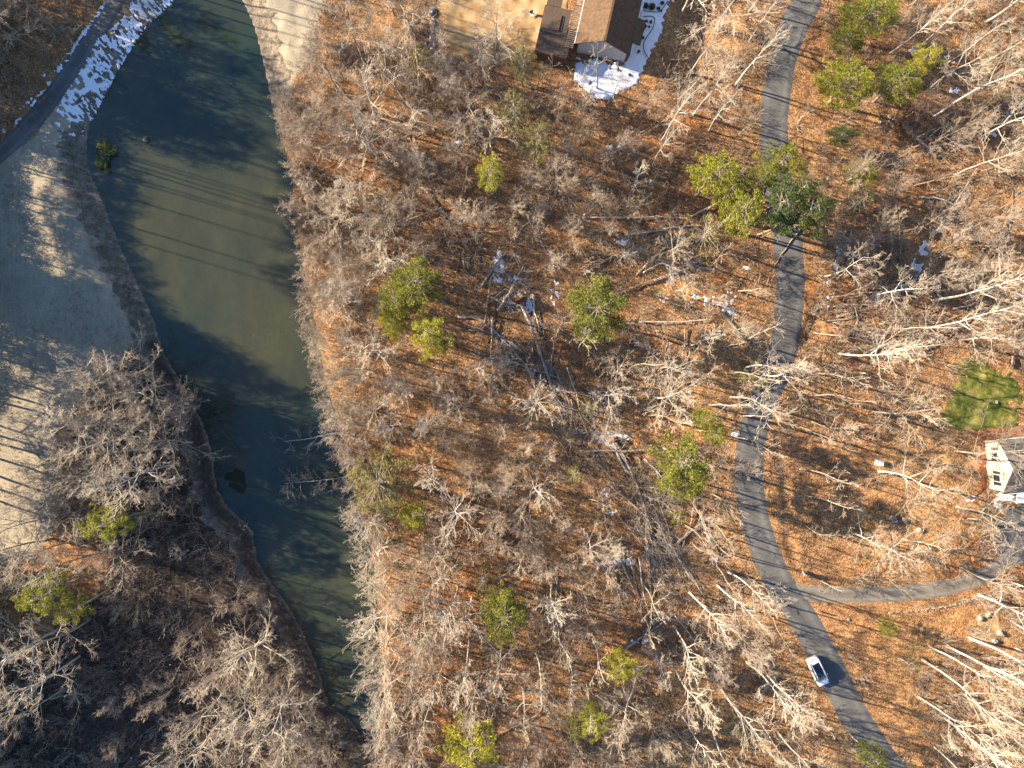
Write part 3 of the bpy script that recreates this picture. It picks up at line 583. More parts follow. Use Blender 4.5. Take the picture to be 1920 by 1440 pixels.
# trees set one by one, plus snags added for their trunk shadows: base pixel, style, height
EXP = [(1180, 690, 'snag', 16), (1215, 780, 'snag', 16), (1330, 760, 'snagw', 16), (1300, 700, 'snag', 17), (1260, 830, 'snag', 16), (1380, 820, 'snag', 15), (1395, 640, 'snag', 15), (1360, 700, 'snag', 17), (1345, 1060, 'snag', 15), (1300, 1020, 'snag', 16), (1230, 620, 'snag', 15), (1060, 620, 'snag', 16), (1085, 660, 'snag', 15), (1500, 880, 'snag', 14), (1505, 930, 'snag', 14), (1512, 985, 'snag', 13), (1395, 780, 'snagw', 16),
 (1330, 500, 'snag', 14), (1302, 560, 'snag', 15), (1345, 622, 'pol', 14), (1385, 545, 'snag', 13), (1335, 925, 'snag', 14), (1300, 945, 'pol', 14), (1345, 985, 'snag', 14), (1352, 1030, 'snag', 13), (1285, 985, 'snag', 13), (1240, 905, 'snag', 15), (1420, 860 - 420, 'snag', 13),
 (1535, 700, 'snag', 14), (1528, 742, 'snag', 14), (1522, 790, 'pol', 15), (1500, 800, 'snag', 13), (220, 730, 'oak', 13), (255, 765, 'oak', 14), (265, 715, 'oak', 13), (315, 840, 'oak', 15), (215, 880, 'oak', 13), (160, 850, 'oak', 13), (345, 900, 'fine', 12), (285, 800, 'oak', 14), (190, 820, 'fine', 12),
 (1572, 663, 'polw', 20), (1735, 616, 'polw', 20), (1690, 617, 'snagw', 14), (1755, 562, 'polw', 21), (1432, 702, 'polw', 17), (1395, 690, 'polw', 16), (1370, 745, 'polw', 18),
 (1365, 690, 'oakw', 15), (1648, 884, 'oakw', 17), (1635, 772, 'oak', 14), (1790, 846, 'oak', 14), (1792, 950, 'oak', 13), (1600, 1000, 'oakw', 11), (1640, 1020, 'oakw', 11), (1690, 1010, 'oak', 11), (1800, 1062, 'polw', 13),
 (1380, 158, 'polw', 16), (1300, 215, 'polw', 18), (1242, 262, 'polw', 17), (1275, 185, 'pol', 18), (1225, 310, 'polw', 15), (1330, 245, 'polw', 13),
 (1724, 87, 'polw', 15), (1824, 133, 'polw', 18), (1750, 220, 'polw', 22), (1838, 258, 'oakw', 16), (1668, 100, 'polw', 14), (1630, 215, 'oakw', 10), (1850, 40, 'oakw', 17),
 (1268, 1258, 'polw', 17), (1352, 1292, 'polw', 19), (1284, 1350, 'polw', 16), (1262, 1172, 'polw', 17), (1292, 1110, 'polw', 17), (1345, 1098, 'polw', 18), (1366, 1074, 'polw', 17),
 (1398, 1240, 'polw', 18), (1438, 1265, 'polw', 17), (1728, 1236, 'polw', 20), (1742, 1213, 'polw', 18), (1772, 1210, 'polw', 21), (1770, 1345, 'polw', 20), (1816, 1196, 'polw', 22), (1842, 1248, 'polw', 19), (1858, 1250, 'polw', 17),
 (1340, 1382, 'polw', 17), (1420, 1345, 'pol', 16), (1460, 1375, 'polw', 16), (1600, 1405, 'polw', 12), (1820, 1390, 'polw', 17), (1870, 1330, 'polw', 18),
 (1100, 1140, 'oak', 12), (1035, 1095, 'polw', 17), (1048, 1180, 'polw', 14), (1004, 1222, 'polw', 16), (1100, 1280, 'snagw', 14), (860, 1100, 'polw', 19), (885, 1120, 'polw', 15), (880, 1200, 'polw', 18),
 (900, 1260, 'pol', 17), (840, 1215, 'polw', 17), (795, 1125, 'pol', 18), (1010, 750, 'oakw', 12), (1128, 740, 'oakw', 11), (1225, 745, 'oakw', 15), (1240, 690, 'oakw', 14), (1150, 700, 'oak', 10),
 (1250, 480, 'oakw', 11), (1270, 545, 'oakw', 8), (1160, 490, 'snagw', 9), (1035, 500, 'fine', 8), (1070, 440, 'fine', 9), (1010, 420, 'fine', 8), (860, 940, 'oakw', 15), (1000, 905, 'oakw', 12), (1100, 1000, 'oakw', 12),
 (740, 30, 'oak', 17), (790, 90, 'oak', 18), (745, 170, 'oak', 16), (715, 240, 'oakw', 17), (760, 290, 'snagw', 14), (690, 130, 'oak', 14), (650, 200, 'oak', 14), (640, 290, 'fine', 13), (600, 290, 'fine', 14),
 (930, 90, 'oakw', 12), (920, 130, 'snag', 15), (905, 250, 'oak', 14), (920, 280, 'oakw', 13), (1135, 200, 'snag', 14), (1120, 165, 'snag', 13), (1070, 200, 'snagw', 13),
 (345, 790, 'oak', 16), (300, 760, 'oak', 14), (330, 870, 'oakw', 19), (290, 890, 'oak', 16), (250, 860, 'oak', 15), (210, 850, 'fine', 12), (360, 830, 'oak', 14), (250, 930, 'oak', 14), (190, 940, 'oak', 12),
 (150, 1010, 'oak', 14), (210, 1030, 'oak', 15), (270, 1020, 'oak', 13), (120, 1060, 'oak', 13), (80, 1050, 'fine', 12), (190, 1080, 'oak', 13), (330, 780, 'fine', 12), (370, 760, 'fine', 10),
 (110, 1180, 'oakw', 17), (170, 1160, 'oakw', 15), (60, 1210, 'oakw', 16), (150, 1230, 'oakw', 16), (120, 1290, 'oakw', 14), (40, 1320, 'fine', 13), (510, 1180, 'oakw', 15), (470, 1200, 'oak', 15), (500, 1250, 'oak', 14),
 (440, 1240, 'fine', 12), (540, 1240, 'fine', 12), (440, 1280, 'oakw', 16), (490, 1300, 'oakw', 15), (560, 1280, 'oakw', 16), (590, 1330, 'fine', 12), (430, 1340, 'oakw', 15), (500, 1360, 'oak', 15), (400, 1380, 'oak', 14), (240, 700, 'oak', 13), (290, 700, 'oak', 15), (200, 760, 'oak', 13), (170, 800, 'oak', 14), (230, 790, 'oakw', 16), (280, 820, 'oakw', 17), (320, 720, 'oak', 14), (140, 900, 'oak', 14), (180, 890, 'oak', 15), (100, 1010, 'oak', 14), (230, 1080, 'oak', 14), (130, 960, 'oak', 13), (300, 960, 'oak', 13), (340, 1280, 'fine', 10), (380, 1180, 'fine', 8), (620, 1370, 'fine', 11), (560, 1360, 'oak', 14),
 (110, 60, 'oak', 15), (70, 20, 'oak', 14), (60, 90, 'oak', 15), (30, 60, 'oak', 16), (130, 10, 'fine', 12), (20, 130, 'fine', 13), (660, 930, 'fine', 12), (1655, 660, 'snagw', 13), (1690, 655, 'snagw', 12),
 (1110, 1195, 'snagw', 14), (455, 1110, 'fine', 9), (1540, 1090, 'snagw', 6)]
def pick(code):
    d = {'polw': BY['popladw'] if 'popladw' in BY else BY['poplarw'], 'pol': BY['poplar'], 'oakw': BY['oakw'], 'oak': BY['oak'], 'fine': BY['fine'], 'snagw': BY['snagw'], 'snag': BY['snag']}
    return RR.choice(d[code])
placed = []
for (px, py, code, Ht) in EXP:
    x, y = W(px, py, 0); U, V_ = scr(x, y, Ht * .7)
    if code in ('oak', 'fine', 'oakw') and any(((U - q[0]) / (q[4] + 20)) ** 2 + ((V_ - q[1]) / (q[4] * q[5] + 20)) ** 2 < 1 for q in EVS if q[3] > 8): continue
    placed.append((x, y)); plant_bare(x, y, pick(code), Ht)
for (px, py, Ht) in SHORE:
    x, y = W(px, py, 0); placed.append((x, y)); plant_bare(x, y, pick('oakw' if py > 950 else 'fine'), Ht, tilt=(0, R(RR.uniform(-8, -1))))
# the leaning birch low in the middle of the picture
bx, by = W(1192, 1268); plant_bare(bx, by, BY['poplarw'][0], 19, tilt=(R(0), R(-16))); placed.append((bx, by))
# fill: the rest of the wood
SMALL = []
TANGLE = [[(1120, 800), (1190, 800), (1270, 960), (1300, 1110), (1200, 1110), (1120, 960)], [(840, 560), (1060, 500), (1080, 800), (1020, 800), (960, 700), (850, 660)], [(1180, 400), (1330, 400), (1300, 540), (1100, 540)]]
def fill(poly, n, dmin, codes, hr, seed):
    rr = random.Random(seed); P = PW(poly); xs = [p[0] for p in P]; ys = [p[1] for p in P]; c = 0; tries = 0
    while c < n and tries < n * 60:
        tries += 1; x, y = rr.uniform(min(xs), max(xs)), rr.uniform(min(ys), max(ys)); X, Y = np.array([x]), np.array([y])
        if poly_sdf(X, Y, P)[0] > 0 or any((x - a) ** 2 + (y - b) ** 2 < dmin * dmin for a, b in placed) or not free(x, y): continue
        if any(poly_sdf(X, Y, B)[0] < .5 for B in BLOCK): continue
        code = rr.choice(codes); Ht = rr.uniform(*hr); U, V_ = scr(x, y, Ht * .7)
        if any(((U - q[0]) / (q[4] + 34)) ** 2 + ((V_ - q[1]) / (q[4] * q[5] + 34)) ** 2 < 1 for q in EVS if q[3] > 8): continue
        if math.hypot(U - 1535, V_ - 1258) < 62 or math.hypot(U - 1150, V_ - 150) < 50: continue
        if any(poly_sdf(np.array([U]), np.array([V_]), T)[0] < 0 for T in TANGLE): continue
        placed.append((x, y)); c += 1
        if Ht < 12.2: SMALL.append((x, y, Ht)); continue
        plant_bare(x, y, pick(code), Ht)
# fuzzy crowns along the right shore
fill([(585, 250), (740, 260), (740, 480), (720, 700), (760, 860), (600, 860), (615, 640), (590, 480)], 44, 2.7, ['fine', 'fine', 'fine', 'oak', 'oakw'], (9, 15), 1)
fill([(690, 860), (820, 860), (840, 1100), (800, 1440), (720, 1440), (715, 1100)], 18, 3.2, ['fine', 'oakw', 'oak', 'polw'], (11, 17), 2)
fill([(610, 90), (1060, 150), (1080, 330), (1050, 470), (760, 470), (740, 260), (590, 240)], 44, 3.4, ['fine', 'fine', 'oak', 'snag'], (7, 13), 3)
fill([(740, 640), (1000, 640), (1060, 900), (1060, 1100), (850, 1100), (760, 860)], 32, 3.6, ['oakw', 'oakw', 'fine', 'oak'], (7, 12), 4)
fill([(1050, 200), (1420, 200), (1420, 460), (1080, 470)], 16, 3.8, ['fine', 'oakw', 'polw', 'snagw'], (6, 12), 5)
fill([(1080, 640), (1420, 600), (1360, 900), (1100, 900)], 12, 4.2, ['oakw', 'polw', 'fine'], (8, 14), 6)
fill([(1100, 900), (1360, 900), (1480, 1180), (1560, 1420), (850, 1440), (900, 1120)], 24, 4.4, ['polw', 'snagw', 'fine', 'oakw'], (9, 15), 7)
fill([(1500, -10), (1920, -10), (1920, 660), (1740, 660), (1540, 560), (1560, 260)], 34, 4.0, ['oakw', 'fine', 'oakw', 'fine', 'snagw'], (8, 15), 8)
fill([(1740, 1120), (1920, 1060), (1920, 1440), (1700, 1440)], 10, 4.2, ['polw', 'oakw'], (14, 18), 9)
fill([(0, 950), (300, 950), (480, 1100), (600, 1440), (0, 1440)], 16, 4.0, ['fine', 'oak'], (5, 8), 10)
fill([(1260, -60), (1430, -60), (1440, 200), (1270, 200)], 8, 3.6, ['polw', 'oakw'], (13, 18), 11)

# ------------------------------------------------------------------ evergreens
def clump_leaves(centers, n_each, size, rr, flat=.75, asp=.35):
    C = []
    for (c, r) in centers:
        m = int(n_each * r * r); d = rr.normal(size=(m, 3)); d /= np.linalg.norm(d, axis=1, keepdims=True)
        rad = r * rr.uniform(.35, 1, (m, 1)) ** .6; p = np.array(c) + d * rad * np.array([1, 1, flat]); C.append(p)
    P = np.concatenate(C); m = len(P)
    a = rr.normal(size=(m, 3)); a[:, 2] = np.abs(a[:, 2]) * .6; a /= np.linalg.norm(a, axis=1, keepdims=True)
    b = np.cross(a, rr.normal(size=(m, 3))); b /= np.linalg.norm(b, axis=1, keepdims=True)
    s = size * rr.uniform(.6, 1.3, (m, 1)); V = np.stack([P - b * s * asp, P + b * s * asp, P + a * s * 1.5 + b * s * asp * .5, P + a * s * 1.6 - b * s * asp * .5], 1)
    return V.reshape(-1, 3), np.arange(m * 4).reshape(-1, 4)
def evergreen(seed, style):
    rr = np.random.RandomState(seed); r2 = random.Random(seed); Ht = 16.0; Rc = 3.2; cs = []; br = Segs(); tk = Segs()
    n = 8; p = np.array([0, 0, -.3]); pts = [p]
    for i in range(n):
        q = p + np.array([r2.gauss(0, .14), r2.gauss(0, .14), Ht * .94 / n]); tk.add(p, q, .19 * (1 - .09 * i), .19 * (1 - .09 * (i + 1))); p = q; pts.append(p)
    cb, nb, cr = dict(pine=(.55, 40, (.42, .75)), round=(.55, 52, (.45, .8)), cedar=(.15, 60, (.45, .8)), high=(.30, 75, (.7, 1.05)), top=(.74, 44, (.6, .9)), pole=(.80, 26, (.5, .8)), hedge=(.06, 95, (.7, 1.05)), sparse=(.42, 34, (.35, .62)), olivep=(.5, 44, (.35, .6)))[style]
    az = 0
    for k in range(nb):
        u = (k + .5) / nb; t = (cb + (1 - cb) * u) * n * .999; i = int(t); q = pts[i] + (pts[i + 1] - pts[i]) * (t - i); az += 2.4 + r2.gauss(0, .4)
        env = dict(pine=(1 - .75 * u ** 1.6) * (.65 + .35 * math.sin(min(u * 4, 1.57))), round=math.sqrt(max(0, 1 - (u * .96) ** 2)) * (.7 + .3 * math.sin(min(u * 5, 1.57))), cedar=(1 - u) ** .75, high=math.sqrt(max(0, 1 - (u * .97) ** 2)), top=math.sqrt(max(0, 1 - (u * .97) ** 2)), pole=1 - .6 * u, hedge=math.sqrt(max(0, 1 - (u * .97) ** 2)), sparse=1 - .7 * u, olivep=math.sqrt(max(0, 1 - (u * .96) ** 2)))[style]
        L = Rc * env * r2.uniform(.7, 1.12); e = q + np.array([math.cos(az) * L, math.sin(az) * L, L * r2.uniform(.1, .45)])
        br.add(q, e, .055, .02)
        steps = max(1, int(L / .9))
        for j in range(steps):
            f = 1 - j * .9 / max(L, .5) * r2.uniform(.8, 1.1)
            if f < .25: break
            c = q + (e - q) * f + np.array([r2.gauss(0, .28), r2.gauss(0, .28), r2.gauss(0, .15)])
            cs.append((c, r2.uniform(*cr) * (.9 if style != 'sparse' else .75)))
            if style == 'sparse' and r2.random() < .35: cs.pop()
    cs.append((pts[-1], .45))
    V, F_ = clump_leaves(cs, {'pine': 430, 'round': 390, 'cedar': 170, 'sparse': 230, 'olivep': 520, 'high': 110, 'top': 120, 'pole': 110, 'hedge': 110}[style], .105 if style in ('pine', 'round', 'olivep') else .12, rr)
    return tk, br, V, F_
EV = {}
def ev_proto(style, mat, seed):
    tk, br, V, F_ = evergreen(seed, style)
    a, b = tk.arrays(7); t = mesh_np('trunk', a, b, M['bark'], smooth=True); a, b = br.arrays(4); l = mesh_np('branches', a, b, M['deadwood'])
    c = mesh_np('crown', V, F_, M[mat]); [COL.objects.unlink(o) for o in (t, l, c)]; EV.setdefault((style, mat), []).append((t, l, c))
for s_, m_, k in [('pine', 'pine', 2), ('round', 'pine', 2), ('pine', 'lime', 2), ('sparse', 'olive', 2), ('cedar', 'dark', 1), ('round', 'lime', 1), ('sparse', 'lime', 1), ('pine', 'dark', 1), ('sparse', 'dark', 1), ('olivep', 'olive', 2), ('high', 'dark', 2), ('top', 'dark', 2), ('pole', 'dark', 2), ('hedge', 'dark', 2)]:
    for q in range(k): ev_proto(s_, m_, 500 + len(EV) * 31 + q * 7)
def plant_ev(x, y, key, Ht, rpx, asp=1.0, label=None, name='evergreen_tree', off=False, ang=0):
    src = RR.choice(EV[key]); e = empty(name, (x, y, h1(x, y)), ang if asp != 1 else RR.uniform(0, 6.28)); s = rpx / PPM / 3.2 * (CAMH - Ht * .8) / CAMH
    e.scale = (s, s * asp, Ht / 16)
    for o in src:
        c = o.copy(); COL.objects.link(c); c.parent = e
    TREES.append(dict(o=e, x=x, y=y, h=Ht, st='ev', pale=False, off=off, lab=label, hc=Ht * .8, mat=key[1])); return e
for (px, py, key, Ht, r, asp, lab) in EVS:
    x, y = W(px, py, Ht * .8)
    plant_ev(x, y, key, Ht, r, asp, lab, name='evergreen_shrub' if Ht <= 6 else 'evergreen_tree')

# unseen trees, shaped to cast the long shadows over field, pond and thicket
def off_at(px, py, Ht, r, key=('pine', 'dark')):
    x, y = W(px, py); plant_ev(x, y, key, Ht, r, 1.0, 'unseen evergreen shaped to cast shade from beyond the left edge', off=True)
tanE = math.tan(R(SUN_EL)); dxs, dys = math.cos(R(SUN_DIR)), math.sin(R(SUN_DIR))
def shade_to(px, py, bxpx, r=44, hmax=27, key=('pine', 'dark'), bare=False):
    """a tree standing at column bxpx whose shadow tip reaches the ground at px,py"""
    tx, ty = W(px, py); bx_ = (bxpx - 960) / PPM; L = (tx - bx_) / dxs; Ht = L * tanE
    by_ = ty - dys * L
    if bare: plant_bare(bx_, by_, RR.choice(BY['poplar'] + BY['snag']), Ht / .97, offscreen=True)
    else:
        s = r
        plant_ev(bx_, by_, key, Ht, s, 1.0, 'unseen evergreen shaped to cast shade from beyond the left edge', off=True)
HI, HG = ('high', 'dark'), ('hedge', 'dark')
SH = [(150, 150, -60), (190, 195, -150), (210, 250, -110), (228, 300, -170), (240, 345, -120), (236, 385, -190), (238, 430, -190), (250, 475, -190), (262, 515, -190), (280, 555, -190), (305, 592, -190), (350, 632, -150), (400, 657, -210), (450, 682, -160), (505, 708, -200), (550, 738, -150), (600, 768, -190),
      (540, 800, -70), (560, 840, -80), (590, 880, -90), (570, 925, -70), (540, 975, -90), (520, 1015, -80), (480, 1060, -70), (520, 1090, -90), (560, 815, -100), (610, 860, -160), (560, 905, -90), (520, 950, -140), (560, 1000, -100), (500, 1040, -60)]
for i, (px, py, b) in enumerate(SH): shade_to(px, py, b, 46 if 380 <= py <= 600 else (36 if py < 300 else 50), key=('top', 'dark') if 380 <= py <= 600 else HI)
for (px, py, b) in [(700, 395, -180), (690, 440, -130), (720, 475, -190), (700, 505, -150), (680, 345, -200), (700, 300, -160), (660, 545, -130), (700, 250, -190), (650, 200, -150), (720, 590, -200), (690, 420, -210), (705, 455, -100), (690, 370, -120)]:
    shade_to(px, py, b, 36, key=('pole', 'dark'))
# unseen low evergreens, sized so their shade covers the near field up to the lit stripe
for (px, py, b) in [(62, 350, -60), (72, 385, -70), (84, 425, -60), (100, 462, -75), (118, 500, -60), (145, 545, -70), (180, 585, -60), (200, 620, -75), (180, 655, -60), (150, 695, -70), (60, 735, -60), (0, 765, -70),
                    (60, 310, -60), (50, 270, -60), (45, 330, -85), (66, 368, -85), (78, 405, -90), (92, 444, -85), (108, 482, -90), (130, 522, -85), (210, 560, -95), (230, 600, -90), (205, 640, -90), (160, 680, -95)]: shade_to(px, py, b, 34, key=HG)
for (px, py) in [(-60, 1090), (-70, 1150), (-60, 1215), (-60, 1280), (-60, 1340), (-55, 1400), (-60, 1460), (-130, 1060), (-130, 1160), (-130, 1260), (-130, 1380), (-75, 1075), (-50, 1130), (-90, 1190), (-40, 1250), (-90, 1310), (-50, 1370), (-90, 1430), (-30, 1490), (-150, 1110), (-170, 1230), (-150, 1340), (-160, 1440), (-100, 1030)]:
    off_at(px, py, RR.uniform(15, 18.5), 52, HG)
for (px, py) in [(-60, 150), (-60, 90), (-60, 40), (-50, -30), (-100, 0), (-90, 100), (-30, -80), (-150, 60)]:
    off_at(px, py, RR.uniform(13, 19), 52, HG)

for (px, py) in [(20, -70), (70, -100), (110, -60), (160, -110), (200, -75), (260, -110), (310, -80), (380, -110), (430, -75), (-120, 130), (-160, 180), (-140, 215)]:
    x, y = W(px, py); plant_ev(x, y, ('pole', 'dark'), RR.uniform(24, 30), 34, 1.0, '', off=True)
# ------------------------------------------------------------------ undergrowth (uncountable): instanced clumps
def clump_mesh(name, seed, n, hgt_, rad, mat, flat=False, r=.017):
    rr = random.Random(seed); S = Segs()
    for i in range(n):
        a = rr.uniform(0, 6.28); q = rad * math.sqrt(rr.random()) * (.5 if not flat else 1.0); p = np.array([math.cos(a) * q, math.sin(a) * q, 0 if not flat else rr.uniform(.02, .3)])
        if flat: d = nrm(np.array([rr.gauss(0, 1), rr.gauss(0, 1), rr.gauss(0, .12)]))
        else: d = nrm(np.array([math.cos(a) * q / rad + rr.gauss(0, .35), math.sin(a) * q / rad + rr.gauss(0, .35), 1.0]))
        L = hgt_ * rr.uniform(.4, 1.0); k = 3
        for j in range(k):
            d2 = nrm(d + rv(rr, .14)); e = p + d2 * L / k; S.add(p, e, r * (1.3 - .3 * j), r * (1 - .3 * j))
            if j:
                for _ in range(2):
                    dd = nrm(d2 + rv(rr, .55)); S.add(e, e + dd * L * rr.uniform(.15, .38), r * .8, r * .5)
            p = e
    V, F_ = S.arrays(3); o = mesh_np(name, V, F_, mat); COL.objects.unlink(o); return o
def stuff(name, pts, scales, variants, label, seed=0):
    rr = np.random.RandomState(seed); n = len(pts); me = bpy.data.meshes.new(name)
    me.vertices.add(n); me.vertices.foreach_set('co', np.asarray(pts, np.float32).ravel())
    for nm, ty, arr in (('rot', 'FLOAT_VECTOR', np.stack([rr.normal(0, .12, n), rr.normal(0, .12, n), rr.uniform(0, 6.28, n)], 1)), ('scl', 'FLOAT', np.asarray(scales)), ('pick', 'INT', rr.randint(0, len(variants), n))):
        at = me.attributes.new(nm, ty, 'POINT'); at.data.foreach_set('vector' if ty == 'FLOAT_VECTOR' else 'value', np.asarray(arr).ravel().astype(np.int32 if ty == 'INT' else np.float32))
    o = bpy.data.objects.new(name, me); COL.objects.link(o)
    for vv in variants[:1]: me.materials.append(vv.data.materials[0])
    c = bpy.data.collections.new(name + '_kinds')
    for v in variants: c.objects.link(v)
    g = bpy.data.node_groups.new(name, 'GeometryNodeTree'); g.interface.new_socket('Geometry', in_out='INPUT', socket_type='NodeSocketGeometry'); g.interface.new_socket('Geometry', in_out='OUTPUT', socket_type='NodeSocketGeometry')
    gi, go, ip, ci = g.nodes.new('NodeGroupInput'), g.nodes.new('NodeGroupOutput'), g.nodes.new('GeometryNodeInstanceOnPoints'), g.nodes.new('GeometryNodeCollectionInfo')
    ci.inputs['Collection'].default_value = c; ci.inputs['Separate Children'].default_value = True; ci.inputs['Reset Children'].default_value = True
    def att(nm, ty):
        a = g.nodes.new('GeometryNodeInputNamedAttribute'); a.data_type = ty; a.inputs['Name'].default_value = nm; return a.outputs['Attribute']
    ip.inputs['Pick Instance'].default_value = True
    g.links.new(gi.outputs[0], ip.inputs['Points']); g.links.new(ci.outputs[0], ip.inputs['Instance']); g.links.new(att('pick', 'INT'), ip.inputs['Instance Index'])
    g.links.new(att('rot', 'FLOAT_VECTOR'), ip.inputs['Rotation']); g.links.new(att('scl', 'FLOAT'), ip.inputs['Scale']); g.links.new(ip.outputs[0], go.inputs[0])
    m = o.modifiers.new('scatter', 'NODES'); m.node_group = g
    return tag(o, label, kind='stuff')
rs = np.random.RandomState(12)
def cand(n, x0=-82, x1=82, y0=-62, y1=62):
    X = rs.uniform(x0, x1, n); Y = rs.uniform(y0, y1, n)
    ok = (poly_sdf(X, Y, POND2) > .5) & (line_sdf(X, Y, ROAD[::4]) > 2.7) & (line_sdf(X, Y, DRIVE[::4]) > 1.6) & (line_sdf(X, Y, PATH[::4]) > 1.8)
    for B in (LAWN, LAWN2, HOUSE1, HOUSE2, GREEN, BLOCK[0], PW([(1868, 985), (1960, 950), (1960, 1062), (1862, 1050)])): ok &= poly_sdf(X, Y, B) > .3
    X, Y = X[ok], Y[ok]
    open_ = np.zeros(len(X), bool)
    for B in (BLOCK[3], BLOCK[4], BLOCK[5]): open_ |= poly_sdf(X, Y, B) < 0
    shr = (poly_sdf(X, Y, POND2) < 4.5) & (X > -38); pr = .25 + .95 * sstep(.35, .62, vnoise(X, Y, 7, 2) * .6 + vnoise(X, Y, 2.5, 9) * .4); pr[open_] *= .06; pr[shr] = 1.4
    k = rs.rand(len(X)) < pr; X, Y = X[k], Y[k]
    return np.stack([X, Y, hgt(X, Y)], 1)
br1 = [clump_mesh('brush_clump', 900 + i, 16, h_, r_, M['brush']) for i, (h_, r_) in enumerate([(1.3, .8), (1.8, 1.0), (.9, .9), (2.3, .8)])]
br2 = [clump_mesh('sapling_clump', 920 + i, 12, h_, r_, M['fuzz'], r=.017) for i, (h_, r_) in enumerate([(2.6, .8), (3.4, .9), (2.0, 1.0), (4.2, .8)])]
deb = [clump_mesh('twig_debris', 940 + i, 14, L_e, 1.3, M['deadwood'], True, .02) for i, L_e in enumerate([1.2, 1.8, .8])]
p = cand(7500); stuff('undergrowth', p, rs.uniform(.5, 1.25, len(p)), br1, 'brown bare undergrowth and briars across the forest floor', 1)
p = cand(3300); stuff('saplings', p, rs.uniform(.5, 1.2, len(p)), br2, 'fine grey leafless saplings filling the wood', 2)
p = cand(4200); stuff('twig_litter', p, rs.uniform(.5, 1.4, len(p)), deb, 'dead twigs and small sticks lying on the leaves', 3)
sm = []
for pi in BY['fine'] + BY['oakw'][:1] + BY['snag']:
    ot, oc, H0, _ = PROTO[pi]; V = []; F_ = []; n0 = 0; mi = []
    me = bpy.data.meshes.new('small_tree'); bmm = bmesh.new(); bmm.from_mesh(ot.data); nf = len(bmm.faces); bmm.from_mesh(oc.data); bmm.faces.ensure_lookup_table()
    for f_ in bmm.faces[nf:]: f_.material_index = 1
    bmm.transform(Matrix.Scale(1 / H0, 4)); bmm.to_mesh(me); bmm.free(); me.materials.append(ot.data.materials[0]); me.materials.append(oc.data.materials[0]); sm.append(bpy.data.objects.new('small_tree', me))
p = np.array([(x, y, h1(x, y)) for x, y, _ in SMALL]); stuff('small_trees', p, np.array([q[2] for q in SMALL]), sm, 'smallest bare trees filling the gaps of the wood', 8)
# dry reeds fringe on the left shore and rough straw on the bank
rd = [clump_mesh('reed_clump', 960 + i, 22, .9, .6, M['reed'], r=.012) for i in range(3)]
st_ = [clump_mesh('straw_clump', 970 + i, 26, .35, .5, M['straw'], r=.010) for i in range(3)]
X = rs.uniform(-72, -18, 60000); Y = rs.uniform(-60, 60, 60000); d = poly_sdf(X, Y, POND2)
U, V_ = X * PPM + 960, 720 - Y * PPM; mid = np.interp(V_, [-60, 130, 300, 640, 900, 1100, 1300, 1420], [300, 250, 380, 430, 540, 600, 660, 700])
k = (d > .1) & (d < 1.6) & (U < mid) & (V_ > 640) & (rs.rand(len(X)) < .8); p = np.stack([X[k], Y[k], hgt(X[k], Y[k])], 1)
stuff('reeds', p, rs.uniform(.6, 1.2, len(p)), rd, 'fuzzy dry reeds fringing the left shore of the pond', 4)
k = (d > .2) & (d < 3.3) & (U < mid) & (V_ > 260) & (rs.rand(len(X)) < .3); p = np.stack([X[k], Y[k], hgt(X[k], Y[k])], 1)
p2 = np.stack([rs.uniform(-78, -48, 5000), rs.uniform(-28, 30, 5000)], 1); k = poly_sdf(p2[:, 0], p2[:, 1], LAWN) < -.5; p2 = p2[k & (rs.rand(5000) < sstep(.35, .7, vnoise(p2[:, 0], p2[:, 1], 4, 3)))]; stuff('field_tufts', np.stack([p2[:, 0], p2[:, 1], hgt(p2[:, 0], p2[:, 1])], 1), rs.uniform(.2, .6, len(p2)), st_, 'short dead grass tufts over the tan field', 6)
stuff('bank_grass', p, rs.uniform(.5, 1.2, len(p)), st_, 'coarse dead grass tussocks on the pond bank', 5)

